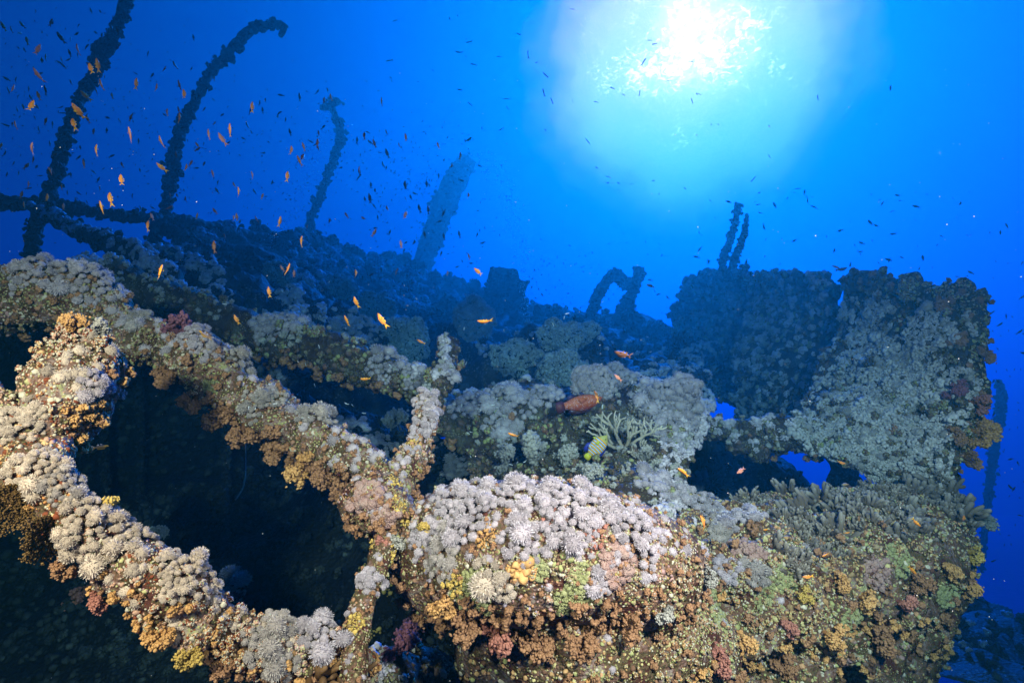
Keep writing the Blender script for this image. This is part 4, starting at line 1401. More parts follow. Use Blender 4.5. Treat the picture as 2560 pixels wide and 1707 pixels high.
RG = "bushy corals along the far ridge"
for i, (u, v, r) in enumerate([(715, 600, 34), (760, 604, 30), (830, 612, 34), (868, 640, 36), (905, 648, 30), (965, 655, 40), (1000, 662, 44), (1040, 680, 40), (1085, 705, 40), (1130, 714, 34), (1185, 722, 34), (1310, 775, 40), (1345, 790, 36),
                               (1385, 800, 42), (1410, 806, 34), (1440, 815, 34), (1600, 818, 40), (1625, 838, 34), (1180, 735, 30), (920, 690, 34), (1010, 705, 36), (560, 640, 36), (620, 640, 34), (1560, 820, 34)]):
    tree('ridge_coral', 'dark blue bushy coral on the far reef ridge', RG, u, v + 6, r, M_SILH, i % 4, (RNG.normal(0, .2), 0, 1), cat='soft coral')

HF = "soft corals on the face of the right hull"
for i, (u, v, r, m, lab) in enumerate([
    (2150, 1490, 60, M_SOFT_ORANGE, 'peach soft coral in the middle of the right hull face'), (2240, 1500, 54, M_SOFT_PINK, 'pinkish soft coral right of middle on the hull face'),
    (2090, 1450, 44, M_SOFT_ORANGE, 'small peach soft coral high on the hull face'), (2300, 1450, 50, M_SOFT_BROWN, 'brown soft coral high on the right of the hull face'),
    (2370, 1420, 54, M_SOFT_ORANGE, 'ochre soft coral near the right corner of the hull'), (2350, 1540, 60, M_SOFT_BROWN, 'brown soft coral low near the right corner of the hull'),
    (2200, 1590, 66, M_SOFT_BROWN, 'large brown soft coral low on the hull face'), (2060, 1580, 60, M_SOFT_ORANGE, 'orange soft coral low in the middle of the hull face'),
    (1960, 1560, 52, M_SOFT_PINK, 'rusty soft coral low left on the hull face'), (1850, 1600, 60, M_SOFT_ORANGE, 'peach soft coral near the bottom left of the hull face'),
    (1800, 1640, 64, M_SOFT_PINK, 'reddish soft coral at the bottom left of the hull face'), (1950, 1650, 56, M_SOFT_BROWN, 'brown soft coral at the bottom of the hull face'),
    (2420, 1380, 46, M_SOFT_YELLOW, 'yellowish soft coral on the right edge of the hull'), (2410, 1470, 46, M_SOFT_ORANGE, 'ochre soft coral lower on the right edge of the hull'),
    (1760, 1440, 40, M_SOFT_GREY, 'grey soft coral beside the gap left of the hull face'), (2000, 1480, 40, M_SOFT_YELLOW, 'ochre soft coral below the finger corals on the hull face'),
]):
    tree('soft_coral', lab, HF, u, v, r, m, i % 4, (RNG.normal(0, .4), -1, -.25))

WB = "dark soft corals on the near bulwark plate"
for i, (u, v, r, m, lab) in enumerate([
    (2210, 1075, 46, M_SOFT_BROWN, 'rusty brown tuft low in the middle of the near bulwark plate'), (2170, 905, 44, M_KNOB_DULL, 'dark tuft left of centre on the near bulwark plate'),
    (2330, 1020, 44, M_KNOB_DULL, 'dark tuft right of centre on the near bulwark plate'), (2330, 770, 50, M_SOFT_BROWN, 'red brown tuft near the top right of the near bulwark plate'),
    (2100, 1010, 46, M_KNOB_DULL, 'olive tuft low at the left of the near bulwark plate'), (2385, 850, 44, M_SOFT_BROWN, 'brown tuft near the right edge of the near bulwark plate'),
    (2370, 1090, 44, M_SOFT_BROWN, 'brown tuft low near the right edge of the near bulwark plate'), (2260, 1200, 40, M_KNOB_DULL, 'dark tuft at the foot of the near bulwark plate'),
]):
    tree('soft_coral', lab, WB, u, v, r, m, i % 4, (RNG.normal(0, .3), -1, -.1), off=.25)

# single pieces
STAG = [k_staghorn(s) for s in (3, 5)]
tree('staghorn_coral', 'cream branching staghorn coral in front of the middle ledge', None, 1560, 1118, 108, M_STAG, 0, (0, -.5, 1), STAG, .05, 'coral', .2)
tree('staghorn_coral', 'small cream staghorn sprig below the larger branching one', None, 1600, 1140, 52, M_STAG, 1, (.1, -.5, .9), STAG, .05, 'coral', .4)
TBL = [k_fingers(77, 46, .075, (.35, .62), 1.1, .3)]
tree('finger_acropora', 'brown stubby fingered hard coral at the bottom edge left of the pole', None, 818, 1655, 118, M_TABLE, 0, (0, -.25, 1), TBL, .05, 'coral')


def k_fan(seed):
    r = np.random.default_rng(seed)
    pts, out = [], []
    for a in np.linspace(-1.1, 1.1, 26):
        c = np.array([[math.sin(a) * q + .04 * math.sin(9 * q + a * 5), .10 * q * q * math.cos(3 * a) + .02 * r.normal(), math.cos(a) * q] for q in np.linspace(.05, 1 - .12 * abs(a) + r.normal(0, .05), 9)])
        out.append(sweep(c, np.linspace(.022, .010, 9), 5))
        for p in c[2:]:
            pts += [p + r.normal(0, .035, 3) for _ in range(9)]
    pts = np.array(pts)
    g = scatter([k_nodule(q, ICO0, .35) for q in range(3)], pts, r.normal(0, 1, pts.shape), .022 * r.uniform(.6, 1.3, len(pts)))
    g.A = np.clip(np.linalg.norm(g.V, axis=1), 0, 1)
    return join([g] + out)


FAN = [k_fan(1), k_fan(2)]
tree('sea_fan', 'brown sea fan at the left edge, the upper of two', 'brown sea fans at the left edge', 60, 1215, 112, M_FAN, 0, (-.1, -.1, -1), FAN, .05, 'sea fan', 1.57)
tree('sea_fan', 'brown sea fan hanging lower beside the curved beam', 'brown sea fans at the left edge', 135, 1290, 105, M_FAN, 1, (-.15, -.1, -1), FAN, .05, 'sea fan', 1.57)

# yellow and lime sponge clumps, each a lumpy cushion
SG = "yellow sponge clumps on the pole"
for u, v, r, s, lab in [
    (985, 1200, 24, 6, 'yellow sponge clump above the pole knob'), (1000, 1262, 22, 6, 'yellow sponge clump on the right of the pole knob'),
    (1020, 1300, 22, 6, 'lime sponge clump low on the right of the pole knob'), (930, 1360, 15, 6, 'yellow sponge bead on the neck under the pole knob'),
    (985, 1385, 20, 6, 'orange yellow sponge clump on the pole neck'), (905, 1425, 18, 6, 'yellow sponge clump on the left of the lower pole'),
    (965, 1470, 22, 6, 'lime sponge clump on the right of the lower pole'), (885, 1560, 30, 7, 'big yellow sponge clump at the foot of the pole'),
    (930, 1590, 22, 7, 'yellow sponge clump right of the pole foot'), (870, 1590, 22, 7, 'gold sponge clump left of the pole foot'),
    (1030, 1110, 24, 6, 'yellow sponge clump on the upper pole'), (1050, 1180, 20, 6, 'lime sponge clump right of the upper pole'),
]:
    colony('sponge', lab, 'sponge', SG, u, v, r * .8, s * .62, M_SOFT_YELLOW, NOD + TUFT, .2, .06, .7, .2, 1.15)
M_LIME = m_rock('lime_sponge', [(0, (.26, .26, .11)), (.5, (.44, .43, .20)), (1, (.56, .54, .34))], 30, (.25, .25, .10), .006)
for u, v, r, s, lab in [
    (1180, 1490, 62, 9, 'lime encrusting sponge left on the face of the centre block'), (1440, 1495, 50, 9, 'lime encrusting sponge right on the face of the centre block'),
    (1340, 1420, 30, 8, 'lime sponge patch under the lavender puffs of the centre block'), (1450, 1425, 26, 8, 'lime sponge patch near the pink crust'),
    (1790, 1490, 34, 8, 'lime sponge patch at the left of the hull face'), (1900, 1490, 36, 8, 'grey lime sponge patch in the middle of the hull face'),
    (1800, 1545, 30, 8, 'lime sponge patch low on the left of the hull face'), (655, 945, 26, 6, 'lime sponge patch on top of the fringed beam'),
    (530, 960, 22, 6, 'lime sponge patch on the front of the fringed beam'),
    (2260, 1400, 44, 8, 'olive sponge sheet right of the middle of the hull face'), (2130, 1560, 46, 8, 'lime sponge sheet low in the middle of the hull face'),
    (1960, 1445, 36, 8, 'pale lime sponge sheet under the drooping finger coral'), (2380, 1500, 40, 8, 'olive sponge sheet near the right corner of the hull'),
]:
    colony('encrusting_sponge', lab, 'sponge', 'lime encrusting sponges', u, v, r, s * .6, M_LIME, NOD, 0, .0, .3, .1, .8, -.3)
for u, v, r, s, lab, m, kit in [
    (1215, 1345, 30, 10, 'rust orange sponge between the puffs on the left of the centre block', M_SOFT_ORANGE, TUFT), (1375, 1300, 26, 9, 'red brown tuft between the puffs at the top of the centre block', M_SOFT_PINK, TUFT),
    (1400, 1395, 34, 9, 'mauve crust below the crown of the centre block', M_KNOB_WARM, NODS + TUFT), (1490, 1345, 30, 9, 'mauve and pink tuft among the right hand puffs of the centre block', M_SOFT_PINK, TUFT),
    (1300, 1430, 30, 9, 'orange red sponge in the middle of the centre block face', M_SOFT_ORANGE, NOD), (1135, 1450, 30, 10, 'gold tufts on the lower left of the centre block', M_SOFT_YELLOW, TUFT),
]:
    colony('sponge', lab, 'sponge', 'sponges between the puffs of the centre block', u, v, r, s, m, kit, .2, .03, .5, .2, .9)
M_PEACH = m_rock('pink_crust', [(0, (.40, .20, .18)), (.5, (.52, .33, .29)), (1, (.58, .42, .36))], 24, (.3, .12, .1), .008)
for u, v, r, s, lab in [
    (1540, 1405, 56, 13, 'pink lumpy crust on the right of the centre block face'), (915, 1240, 40, 15, 'pink lumpy crust on the pole knob'),
    (960, 1300, 30, 11, 'peach crust at the bottom of the pole knob'),
    (1870, 1380, 40, 8, 'peach crust under the rim at the left of the right hull'), (2190, 1430, 44, 8, 'peach crust high in the middle of the hull face'),
]:
    colony('pink_crust', lab, 'crust', None, u, v, r, s * .8, M_PEACH, NOD, 0, .0, .3, .1, .85, -.3)


# ------------------------------------------------------------------ fish
def fish_mesh(prof, thick, tail, fins, mats, bend=0.0, ns=16, ring=10, eye=(.40, .03, .022)):
    """prof: (x, top, bottom) from nose (+.5) to tail root; tail, fins: flat outlines (x, z); one mesh"""
    p = spline([(a, 0, 0, b, c) for a, b, c in prof], ns)
    V, F4, F3, mi3, mi4 = [], [], [], [], []
    th = np.linspace(0, 2 * math.pi, ring, endpoint=False)
    for i, (x, _, _, t, b) in enumerate(p):
        h = (t - b) / 2
        w = thick * (h / max(q[1] - q[2] for q in prof) * 2) ** .8
        for a in th:
            V.append((x, math.cos(a) * w * .5 * (1 if h > .01 else .5), (t + b) / 2 + math.sin(a) * h))
    for i in range(ns - 1):
        for j in range(ring):
            k = (j + 1) % ring
            F4.append((i * ring + j, i * ring + k, (i + 1) * ring + k, (i + 1) * ring + j))
            mi4.append(0)
    V.append((p[0, 0] + .008, 0, (p[0, 3] + p[0, 4]) / 2))
    for j in range(ring):
        F3.append((len(V) - 1, (j + 1) % ring, j))
        mi3.append(0)

    def fin(poly, w=.006, y=0.0, mat=1, lean=0.0):
        o = len(V)
        n = len(poly)
        cx = sum(q[0] for q in poly) / n
        cz = sum(q[1] for q in poly) / n
        for sgn in (1, -1):
            V.append((cx, y + lean * .5 + sgn * w, cz))
            for x, z in poly:
                V.append((x, y + lean * (1 if (x, z) != poly[0] else 0) + sgn * w * .5, z))
        for s_ in (0, 1):
            b = o + s_ * (n + 1)
            for q in range(n):
                f = (b, b + 1 + q, b + 1 + (q + 1) % n)
                F3.append(f if s_ == 0 else f[::-1])
                mi3.append(mat)
        for q in range(n):
            r = (q + 1) % n
            F4.append((o + 1 + q, o + n + 2 + q, o + n + 2 + r, o + 1 + r))
            mi4.append(mat)
    for t in tail:
        fin(t)
    for f in fins:
        fin(*f) if isinstance(f, tuple) else fin(f)
    if eye:
        ex, ez, er = eye
        for sgn in (1, -1):
            w = thick * .40
            o = len(V)
            for v in ICO1.V:
                V.append((ex + v[0] * er, sgn * w + v[1] * er * .7, ez + v[2] * er))
            for f in ICO1.F3:
                F3.append(tuple(o + q for q in f))
                mi3.append(2)
    V = np.array(V, float)
    if bend:
        x = .3 - V[:, 0]
        V[:, 1] += bend * np.sign(x) * np.abs(x) ** 2 * (x > 0)
    g = Geo(V, F3, F4)
    return mesh('fish', g, mats, True, mi3 + mi4)


def m_fish(name, top, mid, low, rough_=.45, head=None, dots=None):
    m, t, b = new_mat(name)
    tc = t.n('ShaderNodeTexCoord')
    sx = t.n('ShaderNodeSeparateXYZ')
    t.l(tc.outputs['Object'], sx.inputs[0])
    z = t.math('ADD', t.math('MULTIPLY', sx.outputs['Z'], 2.2), .5, True)
    c = t.ramp(z, [(.05, low), (.45, mid), (.85, top)])
    if head:
        x = t.math('MULTIPLY', t.math('SUBTRACT', sx.outputs['X'], .2), 8.0, True)
        c = t.mix(x, c, head)
    if dots:
        vo = t.n('ShaderNodeTexVoronoi', i_Scale=34.0)
        t.l(tc.outputs['Object'], vo.inputs['Vector'])
        c = t.mix(t.math('LESS_THAN', vo.outputs['Distance'], .24), c, dots)
    oi = t.n('ShaderNodeObjectInfo')
    c = t.mix(1.0, c, t.ramp(oi.outputs['Random'], [(0, (.75, .75, .75)), (1, (1.15, 1.1, 1.1))]), 'MULTIPLY')
    t.l(c, b.inputs['Base Color'])
    b.inputs['Roughness'].default_value = rough_
    b.inputs['Specular IOR Level'].default_value = .3
    return m


M_EYE, _t, _b = new_mat('fish_eye')
_b.inputs['Base Color'].default_value = (.01, .01, .015, 1)
_b.inputs['Roughness'].default_value = .2
M_ANTH = m_fish('anthias_orange', (.85, .26, .10), (.92, .30, .03), (.90, .44, .06))
M_ANTHP = m_fish('anthias_pink', (.80, .32, .24), (.82, .28, .16), (.85, .50, .34))
M_ANTHF = m_fish('anthias_fin', (.88, .40, .05), (.92, .48, .04), (.92, .55, .08))
M_DARKF = m_fish('dark_fish', (.03, .03, .035), (.06, .05, .05), (.10, .09, .08))
M_BROWNF = m_fish('brown_fish', (.12, .05, .03), (.22, .10, .05), (.28, .16, .08))
M_SILV = m_fish('silver_fish', (.6, .65, .68), (.8, .82, .82), (.9, .9, .88), .25)
M_GROUP = m_fish('spotted_grouper', (.30, .05, .02), (.52, .11, .03), (.50, .14, .05), .5, None, (.70, .56, .56))
M_GROUPF = m_fish('grouper_fin', (.06, .02, .03), (.14, .03, .03), (.02, .03, .12), .5)
M_BICOL = m_fish('bicolour_fish', (.85, .42, .03), (.30, .16, .10), (.78, .70, .88), .4, (.85, .40, .04))
M_YELF = m_fish('yellow_fin', (.80, .62, .03), (.75, .65, .04), (.55, .62, .05))
M_BLUEF = m_fish('deep_blue_fin', (.03, .03, .30), (.03, .04, .35), (.04, .05, .4))


def m_angel():
    m, t, b = new_mat('striped_angelfish')
    tc = t.n('ShaderNodeTexCoord')
    sx = t.n('ShaderNodeSeparateXYZ')
    t.l(tc.outputs['Object'], sx.inputs[0])
    zz = t.math('MULTIPLY', sx.outputs['Z'], sx.outputs['Z'])
    x = t.math('ADD', sx.outputs['X'], t.math('MULTIPLY', zz, .35))
    w = t.math('FRACT', t.math('MULTIPLY', t.math('ADD', x, 1.0), 10.5))
    c = t.ramp(w, [(0, (.85, .42, .02)), (.42, (.02, .02, .10)), (.52, (.50, .70, .95)), (.70, (.60, .75, .95)), (.80, (.02, .02, .12))], 'CONSTANT')
    hd = t.math('GREATER_THAN', sx.outputs['X'], .28)
    c = t.mix(hd, c, (.42, .38, .10))
    tl = t.math('LESS_THAN', sx.outputs['X'], -.36)
    c = t.mix(tl, c, (.70, .62, .04))
    t.l(c, b.inputs['Base Color'])
    b.inputs['Roughness'].default_value = .45
    return m


M_ANGEL = m_angel()
A_PROF = [(.5, .005, -.005), (.44, .055, -.05), (.32, .105, -.095), (.12, .128, -.12), (-.08, .105, -.10), (-.22, .062, -.06), (-.30, .038, -.038)]
A_TAIL = [[(-.27, .0), (-.27, .045), (-.36, .085), (-.52, .16), (-.42, .03), (-.40, 0)], [(-.27, .0), (-.40, 0), (-.42, -.03), (-.52, -.16), (-.36, -.085), (-.27, -.045)]]
A_FIN = [[(.28, .10), (.24, .15), (.14, .165), (.0, .155), (-.12, .145), (-.20, .115), (-.17, .07), (.0, .10)], [(.16, -.11), (.08, -.18), (.02, -.16), (.05, -.105)],
         [(-.02, -.10), (-.08, -.165), (-.18, -.13), (-.16, -.07)], ([(.20, -.02), (.08, .01), (.05, -.06), (.12, -.07)], .004, .075, 1, .05), ([(.20, -.02), (.08, .01), (.05, -.06), (.12, -.07)], .004, -.075, 1, -.05)]
ANTH = [fish_mesh(A_PROF, .16, A_TAIL, A_FIN, [M_ANTH, M_ANTHF, M_EYE], b) for b in (0, .35, -.35, .6)]
ANTP = [fish_mesh(A_PROF, .16, A_TAIL, A_FIN, [M_ANTHP, M_ANTHP, M_EYE], b) for b in (.2, -.4)]
BRWN = [fish_mesh(A_PROF, .16, A_TAIL, A_FIN, [M_BROWNF, M_BROWNF, M_EYE], b) for b in (.2, -.4)]
DARK = [fish_mesh(A_PROF, .15, A_TAIL, A_FIN[:3], [M_DARKF, M_DARKF, M_EYE], b, 9, 6, None) for b in (0, .5, -.5)]
S_PROF = [(.5, .005, -.005), (.42, .05, -.045), (.2, .085, -.08), (-.1, .07, -.065), (-.3, .035, -.035)]
SLIM = [fish_mesh(S_PROF, .10, A_TAIL, A_FIN[:1], [M_SILV, M_SILV, M_EYE], b, 8, 6, None) for b in (0, .5, -.6)]
DSLIM = [fish_mesh(S_PROF, .10, A_TAIL, [], [M_DARKF, M_DARKF, M_EYE], b, 8, 6, None) for b in (0, .5, -.6)]


def fish(name, me, u, v, length, ang, real, label, cat='fish', group=None, yaw=None, roll=None, dmax=30, flip=None):
    d = real * FPX / length
    d = min(d, dmax)
    h = cast(u, v)
    if h and h[2] < d + .12:
        d = max(.9, h[2] - .16)
    L = length * d / FPX
    yaw = RNG.normal(0, .3) if yaw is None else yaw
    roll = RNG.normal(0, .45) if roll is None else roll
    a = math.radians(ang)
    hd = math.cos(a) * RGT + math.sin(a) * UPV
    hd = hd * math.cos(yaw) + FWD * math.sin(yaw)
    side = -FWD - hd * np.dot(-FWD, hd)
    side /= np.linalg.norm(side)
    up = np.cross(side, hd) if True else 0
    if flip is None:
        flip = np.dot(up, UPV) < -.2 if abs(math.cos(a)) > .25 else RNG.random() < .5
    if flip:
        side, up = -side, -up
    y = side * math.cos(roll) + up * math.sin(roll)
    z = np.cross(hd, y)
    y = np.cross(z, hd)
    o = link(name, me, None, tuple(P(u, v, d)))
    M = Matrix([[hd[i], y[i], z[i]] for i in range(3)])
    o.rotation_euler = M.to_euler()
    s = L / 1.0 / max(.6, math.cos(yaw))
    o.scale = (s, s, s)
    tag(o, label, cat, group)
    return o


# the orange fish one can tell apart: u, v, length, heading, label
AN = [
    (227, 171, 36, 118, 'orange fish with a fat body in front of the tallest davit, head up left'), (244, 164, 30, 80, 'slim orange fish touching the fat one on the tallest davit'),
    (79, 266, 38, 92, 'largest orange fish in the open water at far left'), (95, 190, 30, 95, 'pinkish orange fish just above the largest far left one'),
    (33, 223, 28, 93, 'pale orange fish nearest the left edge of the photo'), (37, 312, 24, 100, 'short pale orange fish low by the left edge'),
    (196, 281, 31, 95, 'orange fish in front of the middle of the tallest davit'), (183, 306, 32, 122, 'orange fish tilted left on the tallest davit below the upright one'),
    (219, 298, 22, 112, 'dim orange fish just right of the tallest davit'), (78, 371, 32, 55, 'pink slim fish slanting up right at far left'),
    (252, 212, 27, 92, 'orange fish right of the tallest davit, upright'), (341, 208, 28, 90, 'upright orange fish midway between the two left davits'),
    (327, 337, 34, 87, 'large salmon fish between the two left davits'), (239, 375, 32, 87, 'thin yellow fish near the lower part of the tallest davit'),
    (304, 451, 35, 105, 'bright orange fish left of the foot of the walking stick davit'), (275, 495, 34, 107, 'orange fish above the rail, head up left'),
    (254, 519, 34, 97, 'orange fish overlapping the level rail'), (405, 419, 27, 135, 'bright orange fish beside the shaft of the walking stick davit'),
    (402, 355, 29, 92, 'orange fish left of the middle of the walking stick davit'), (461, 237, 29, 102, 'orange fish touching the bend of the walking stick davit'),
    (448, 213, 24, 92, 'dim orange fish up by the bend of the walking stick davit'), (392, 220, 24, 92, 'thin orange fish left of the bend of the walking stick davit'),
    (521, 336, 29, 95, 'pale yellow fish right of the walking stick davit'), (556, 348, 28, 112, 'orange fish right of the pale yellow one'),
    (575, 326, 34, 87, 'large orange fish in the gap before the thin bent davit'), (631, 267, 28, 93, 'orange fish high between second and third davit'),
    (368, 563, 29, 95, 'orange fish in front of the slanting rail'), (534, 616, 32, 94, 'orange fish before the dark slanting rail'),
    (401, 679, 40, 95, 'bright orange fish over the upper left coral'), (721, 673, 32, 72, 'curved yellow fish below the thin bent davit'),
    (598, 480, 28, 105, 'orange fish below the middle of the open water'), (586, 546, 22, 125, 'pinkish round fish just above the rails'),
    (477, 410, 25, 90, 'dim orange fish right of the walking stick shaft'), (719, 440, 28, 95, 'orange fish left of the thin bent davit'),
    (748, 402, 32, 112, 'brownish orange fish crossing another by the thin davit'), (756, 395, 26, 88, 'yellow fish crossed by the brownish one'),
    (793, 357, 27, 92, 'dark orange fish left of the thin davit head'), (752, 603, 30, 82, 'yellow fish at the foot of the thin bent davit'),
    (700, 554, 28, 84, 'thin yellow fish left of the thin davit foot'), (729, 377, 26, 92, 'small orange fish left of the crossing pair'),
    (94, 124, 32, 72, 'pale salmon fish slanting in the upper left corner'), (193, 124, 27, 84, 'slim salmon fish left of the davit bulge'),
    (159, 165, 18, 140, 'small tan fish left of the tallest davit'), (67, 100, 20, 112, 'small cream fish in the top left corner'),
    (153, 96, 20, 95, 'small reddish fish in the top left corner'), (174, 133, 18, 100, 'small brownish fish left of the davit bulge'),
    (891, 684, 24, 112, 'small orange fish above the far slope'), (890, 756, 32, 107, 'orange fish over the slope left of centre'),
    (867, 802, 29, 106, 'orange fish just above the blue green beam'), (955, 801, 44, 122, 'big bright orange fish left of centre, head up left'),
    (1196, 679, 30, 140, 'orange fish left of the square housing'), (1211, 805, 38, 170, 'orange fish swimming left below the square housing'),
    (1053, 854, 24, 152, 'small orange fish above the short blue post'), (909, 547, 20, 135, 'brownish orange fish left of the mast stump'),
    (935, 582, 24, 58, 'tan fish heading up right by the mast stump'), (1559, 887, 44, 158, 'big orange fish left of the dark bulwark, head left'),
    (1546, 944, 27, 140, 'pinkish yellow fish above the staghorn'), (1283, 1088, 30, 152, 'orange fish over the grey bushy coral'),
    (1708, 1178, 36, 148, 'orange fish above the white puffs beside the hole'), (1493, 988, 24, 118, 'orange fish overlapping the head of the grouper'),
    (673, 730, 29, 97, 'orange fish over the slope below the slanting rail'), (592, 799, 28, 112, 'orange fish above the hump of the fringed beam'),
    (610, 897, 28, 100, 'orange fish resting over the fringed beam'), (913, 948, 26, 172, 'orange fish swimming left under the blue green beam'),
    (1853, 1175, 30, 205, 'orange fish beside the pale finger coral, head down left'), (2102, 1156, 26, -12, 'orange fish swimming right at the foot of the bulwark'),
    (2291, 1307, 30, -38, 'orange fish over the finger corals, head down right'), (1761, 1305, 40, 120, 'bright orange fish in front of the white puffs on the hull'),
    (2064, 1386, 24, 190, 'orange fish below the drooping finger coral'), (2280, 1423, 28, -50, 'orange fish on the right of the hull face, head down right'),
    (2019, 1441, 28, 178, 'orange fish in the middle of the hull face'), (2411, 1298, 24, 108, 'orange fish at the right end of the hull top'),
    (2401, 1196, 18, 100, 'small orange fish at the lower right edge of the bulwark'), (1916, 1324, 18, 172, 'small orange fish left of the drooping finger coral'),
    (2117, 1332, 17, 15, 'small orange fish between two finger coral clumps'), (1471, 1172, 22, 60, 'faint orange fish just below the angelfish'),
]
AG = "orange fish scattered over the wreck"
for i, (u, v, L, a, lab) in enumerate(AN):
    k = RNG.random()
    if 'pink' in lab or 'salmon' in lab or 'pale' in lab:
        me = ANTP[i % 2]
    elif 'dim' in lab or 'brown' in lab or 'tan' in lab or 'dark' in lab or 'reddish' in lab:
        me = BRWN[i % 2]
    else:
        me = ANTH[i % 4]
    rl = RNG.choice([-1, 1]) * RNG.uniform(.5, 1.0) if ('thin' in lab or 'slim' in lab) else RNG.choice([-1, 1]) * RNG.uniform(.1, .9)
    fish('anthias', me, u, v, L * .98, a, .056, lab, 'fish', AG, RNG.normal(0, .35), rl)

G_PROF = [(.5, .0, -.01), (.43, .07, -.05), (.30, .15, -.11), (.10, .19, -.15), (-.10, .17, -.14), (-.28, .10, -.09), (-.36, .08, -.075)]
gm = fish_mesh(G_PROF, .20, [[(-.33, .0), (-.33, .08), (-.42, .12), (-.53, .12), (-.55, 0), (-.53, -.12), (-.42, -.12), (-.33, -.08)]],
               [[(.22, .15), (.16, .225), (.0, .235), (-.16, .225), (-.30, .17), (-.28, .09), (0, .16)], [(-.06, -.13), (-.12, -.22), (-.26, -.19), (-.24, -.09)],
                [(.16, -.12), (.08, -.22), (.02, -.20), (.08, -.12)], ([(.16, -.03), (.0, .02), (-.05, -.07), (.04, -.11)], .006, .095, 0, .05), ([(.16, -.03), (.0, .02), (-.05, -.07), (.04, -.11)], .006, -.095, 0, -.05)],
               [M_GROUP, M_GROUPF, M_EYE], .12, 20, 14, (.40, .055, .018))
fish('grouper', gm, 1450, 1006, 116, 12, .34, 'dark red grouper covered with pale dots, swimming right in the centre', 'fish', None, .1, 0.05, flip=False)
N_PROF = [(.5, .0, -.01), (.44, .07, -.06), (.30, .20, -.17), (.08, .27, -.25), (-.15, .25, -.23), (-.32, .14, -.13), (-.38, .08, -.08)]
nm = fish_mesh(N_PROF, .17, [[(-.36, 0), (-.36, .08), (-.46, .13), (-.56, .11), (-.58, 0), (-.56, -.11), (-.46, -.13), (-.36, -.08)]],
               [([(.20, .22), (.05, .32), (-.15, .34), (-.34, .30), (-.42, .20), (-.32, .12), (-.1, .24)], .006, 0, 3), ([(.0, -.23), (-.16, -.33), (-.36, -.30), (-.42, -.18), (-.30, -.12), (-.1, -.22)], .006, 0, 3),
                ([(.2, -.05), (.05, -.02), (.02, -.12), (.12, -.14)], .005, .085, 1, .04), ([(.2, -.05), (.05, -.02), (.02, -.12), (.12, -.14)], .005, -.085, 1, -.04), [(.24, -.18), (.14, -.33), (.10, -.22)]],
               [M_ANGEL, M_YELF, M_EYE, M_BLUEF], .0, 18, 14, (.36, .05, .02))
fish('angelfish', nm, 1493, 1115, 74, 48, .20, 'angelfish with orange and pale blue stripes and a yellow tail', 'fish', None, .0, 0.0, flip=False)
bm_ = [fish_mesh(S_PROF, .13, A_TAIL, A_FIN[:3], [M_BICOL, M_BICOL, M_EYE], b) for b in (0, .3)]
fish('blenny', bm_[0], 250, 1117, 42, 8, .08, 'slender fish with orange back and white belly before the dark opening', 'fish', None, .1, 0, flip=False)
fish('blenny', bm_[1], 512, 837, 38, 145, .10, 'slender dark striped fish lying on the hump of the fringed beam', 'fish', None, .1, .2)

# schools of small dark fish
ZN = [  # u0, v0, u1, v1, count, length lo..hi, heading mean, spread, label
    (0, 20, 290, 520, 110, 7, 17, 90, 55, 'small dark fish in the dense school around the tallest davit', BRWN + DARK + DARK),
    (300, 90, 540, 540, 60, 7, 16, 90, 60, 'small dark fish in the school between the two left davits', BRWN + DARK + DARK),
    (520, 200, 840, 640, 55, 7, 18, 100, 60, 'small dark fish in the water left of the thin bent davit', BRWN + DARK + DARK),
    (850, 330, 1210, 720, 80, 6, 17, 100, 60, 'small dark fish in the water around the mast stump', DARK),
    (900, 0, 1290, 330, 18, 9, 19, 150, 50, 'small dark slim fish high in the open water left of the sun', DSLIM),
    (1290, 20, 2000, 520, 34, 9, 19, 140, 60, 'small dark slim fish against the bright glow of the sun', DSLIM),
    (1290, 600, 1700, 820, 52, 5, 12, 160, 60, 'small dark fish drifting around the broken loop on the ridge', DARK),
    (1720, 480, 2440, 700, 85, 7, 18, 150, 60, 'small dark fish above the bulwark plates', DARK),
    (2450, 560, 2560, 1420, 60, 7, 17, 110, 50, 'small dark fish in the water at the right edge', DARK + BRWN),
]
pool = []
for z, (u0, v0, u1, v1, n, lo, hi, hm, sp, lab, kits) in enumerate(ZN):
    for _ in range(n):
        L = lo + (hi - lo) * RNG.random() ** 1.6
        pool.append((L, RNG.uniform(u0, u1), RNG.uniform(v0, v1), RNG.normal(hm, sp), lab, kits, z))
for u, v, L, a in [(2095, 668, 30, 165), (2103, 674, 26, 20), (2140, 675, 26, 160), (1628, 714, 26, 170), (1625, 700, 14, 170), (1364, 188, 20, 130), (1298, 87, 18, 140), (1148, 132, 22, 160), (1150, 226, 18, 150), (1532, 221, 16, 170), (1380, 252, 16, 120), (1923, 392, 14, 100),
                   (2044, 245, 16, 90), (2225, 222, 18, 75), (927, 463, 18, 95), (1013, 464, 26, 95), (1067, 460, 20, 100), (1027, 493, 16, 110), (1048, 520, 22, 100), (1070, 525, 22, 95), (968, 384, 24, 105), (958, 413, 20, 105), (899, 430, 20, 100), (893, 350, 18, 95), (1108, 533, 20, 60),
                   (1098, 554, 18, 30), (1062, 586, 20, 105), (1110, 592, 20, 100), (1148, 585, 20, 95), (924, 496, 26, 95), (1036, 608, 20, 92), (750, 243, 20, 95), (696, 283, 20, 15), (650, 258, 16, 95), (656, 275, 16, 100), (715, 300, 16, 95), (618, 315, 22, 100), (724, 330, 18, 95)]:
    z = 7 if u > 2090 else 6 if 600 < v else 5 if u > 1290 else 4 if v < 330 and u > 900 else 3 if u > 850 else 2
    pool.append((L, u, v, a, ZN[z][-2], ZN[z][-1] if L < 24 or z == 7 else DARK, z))
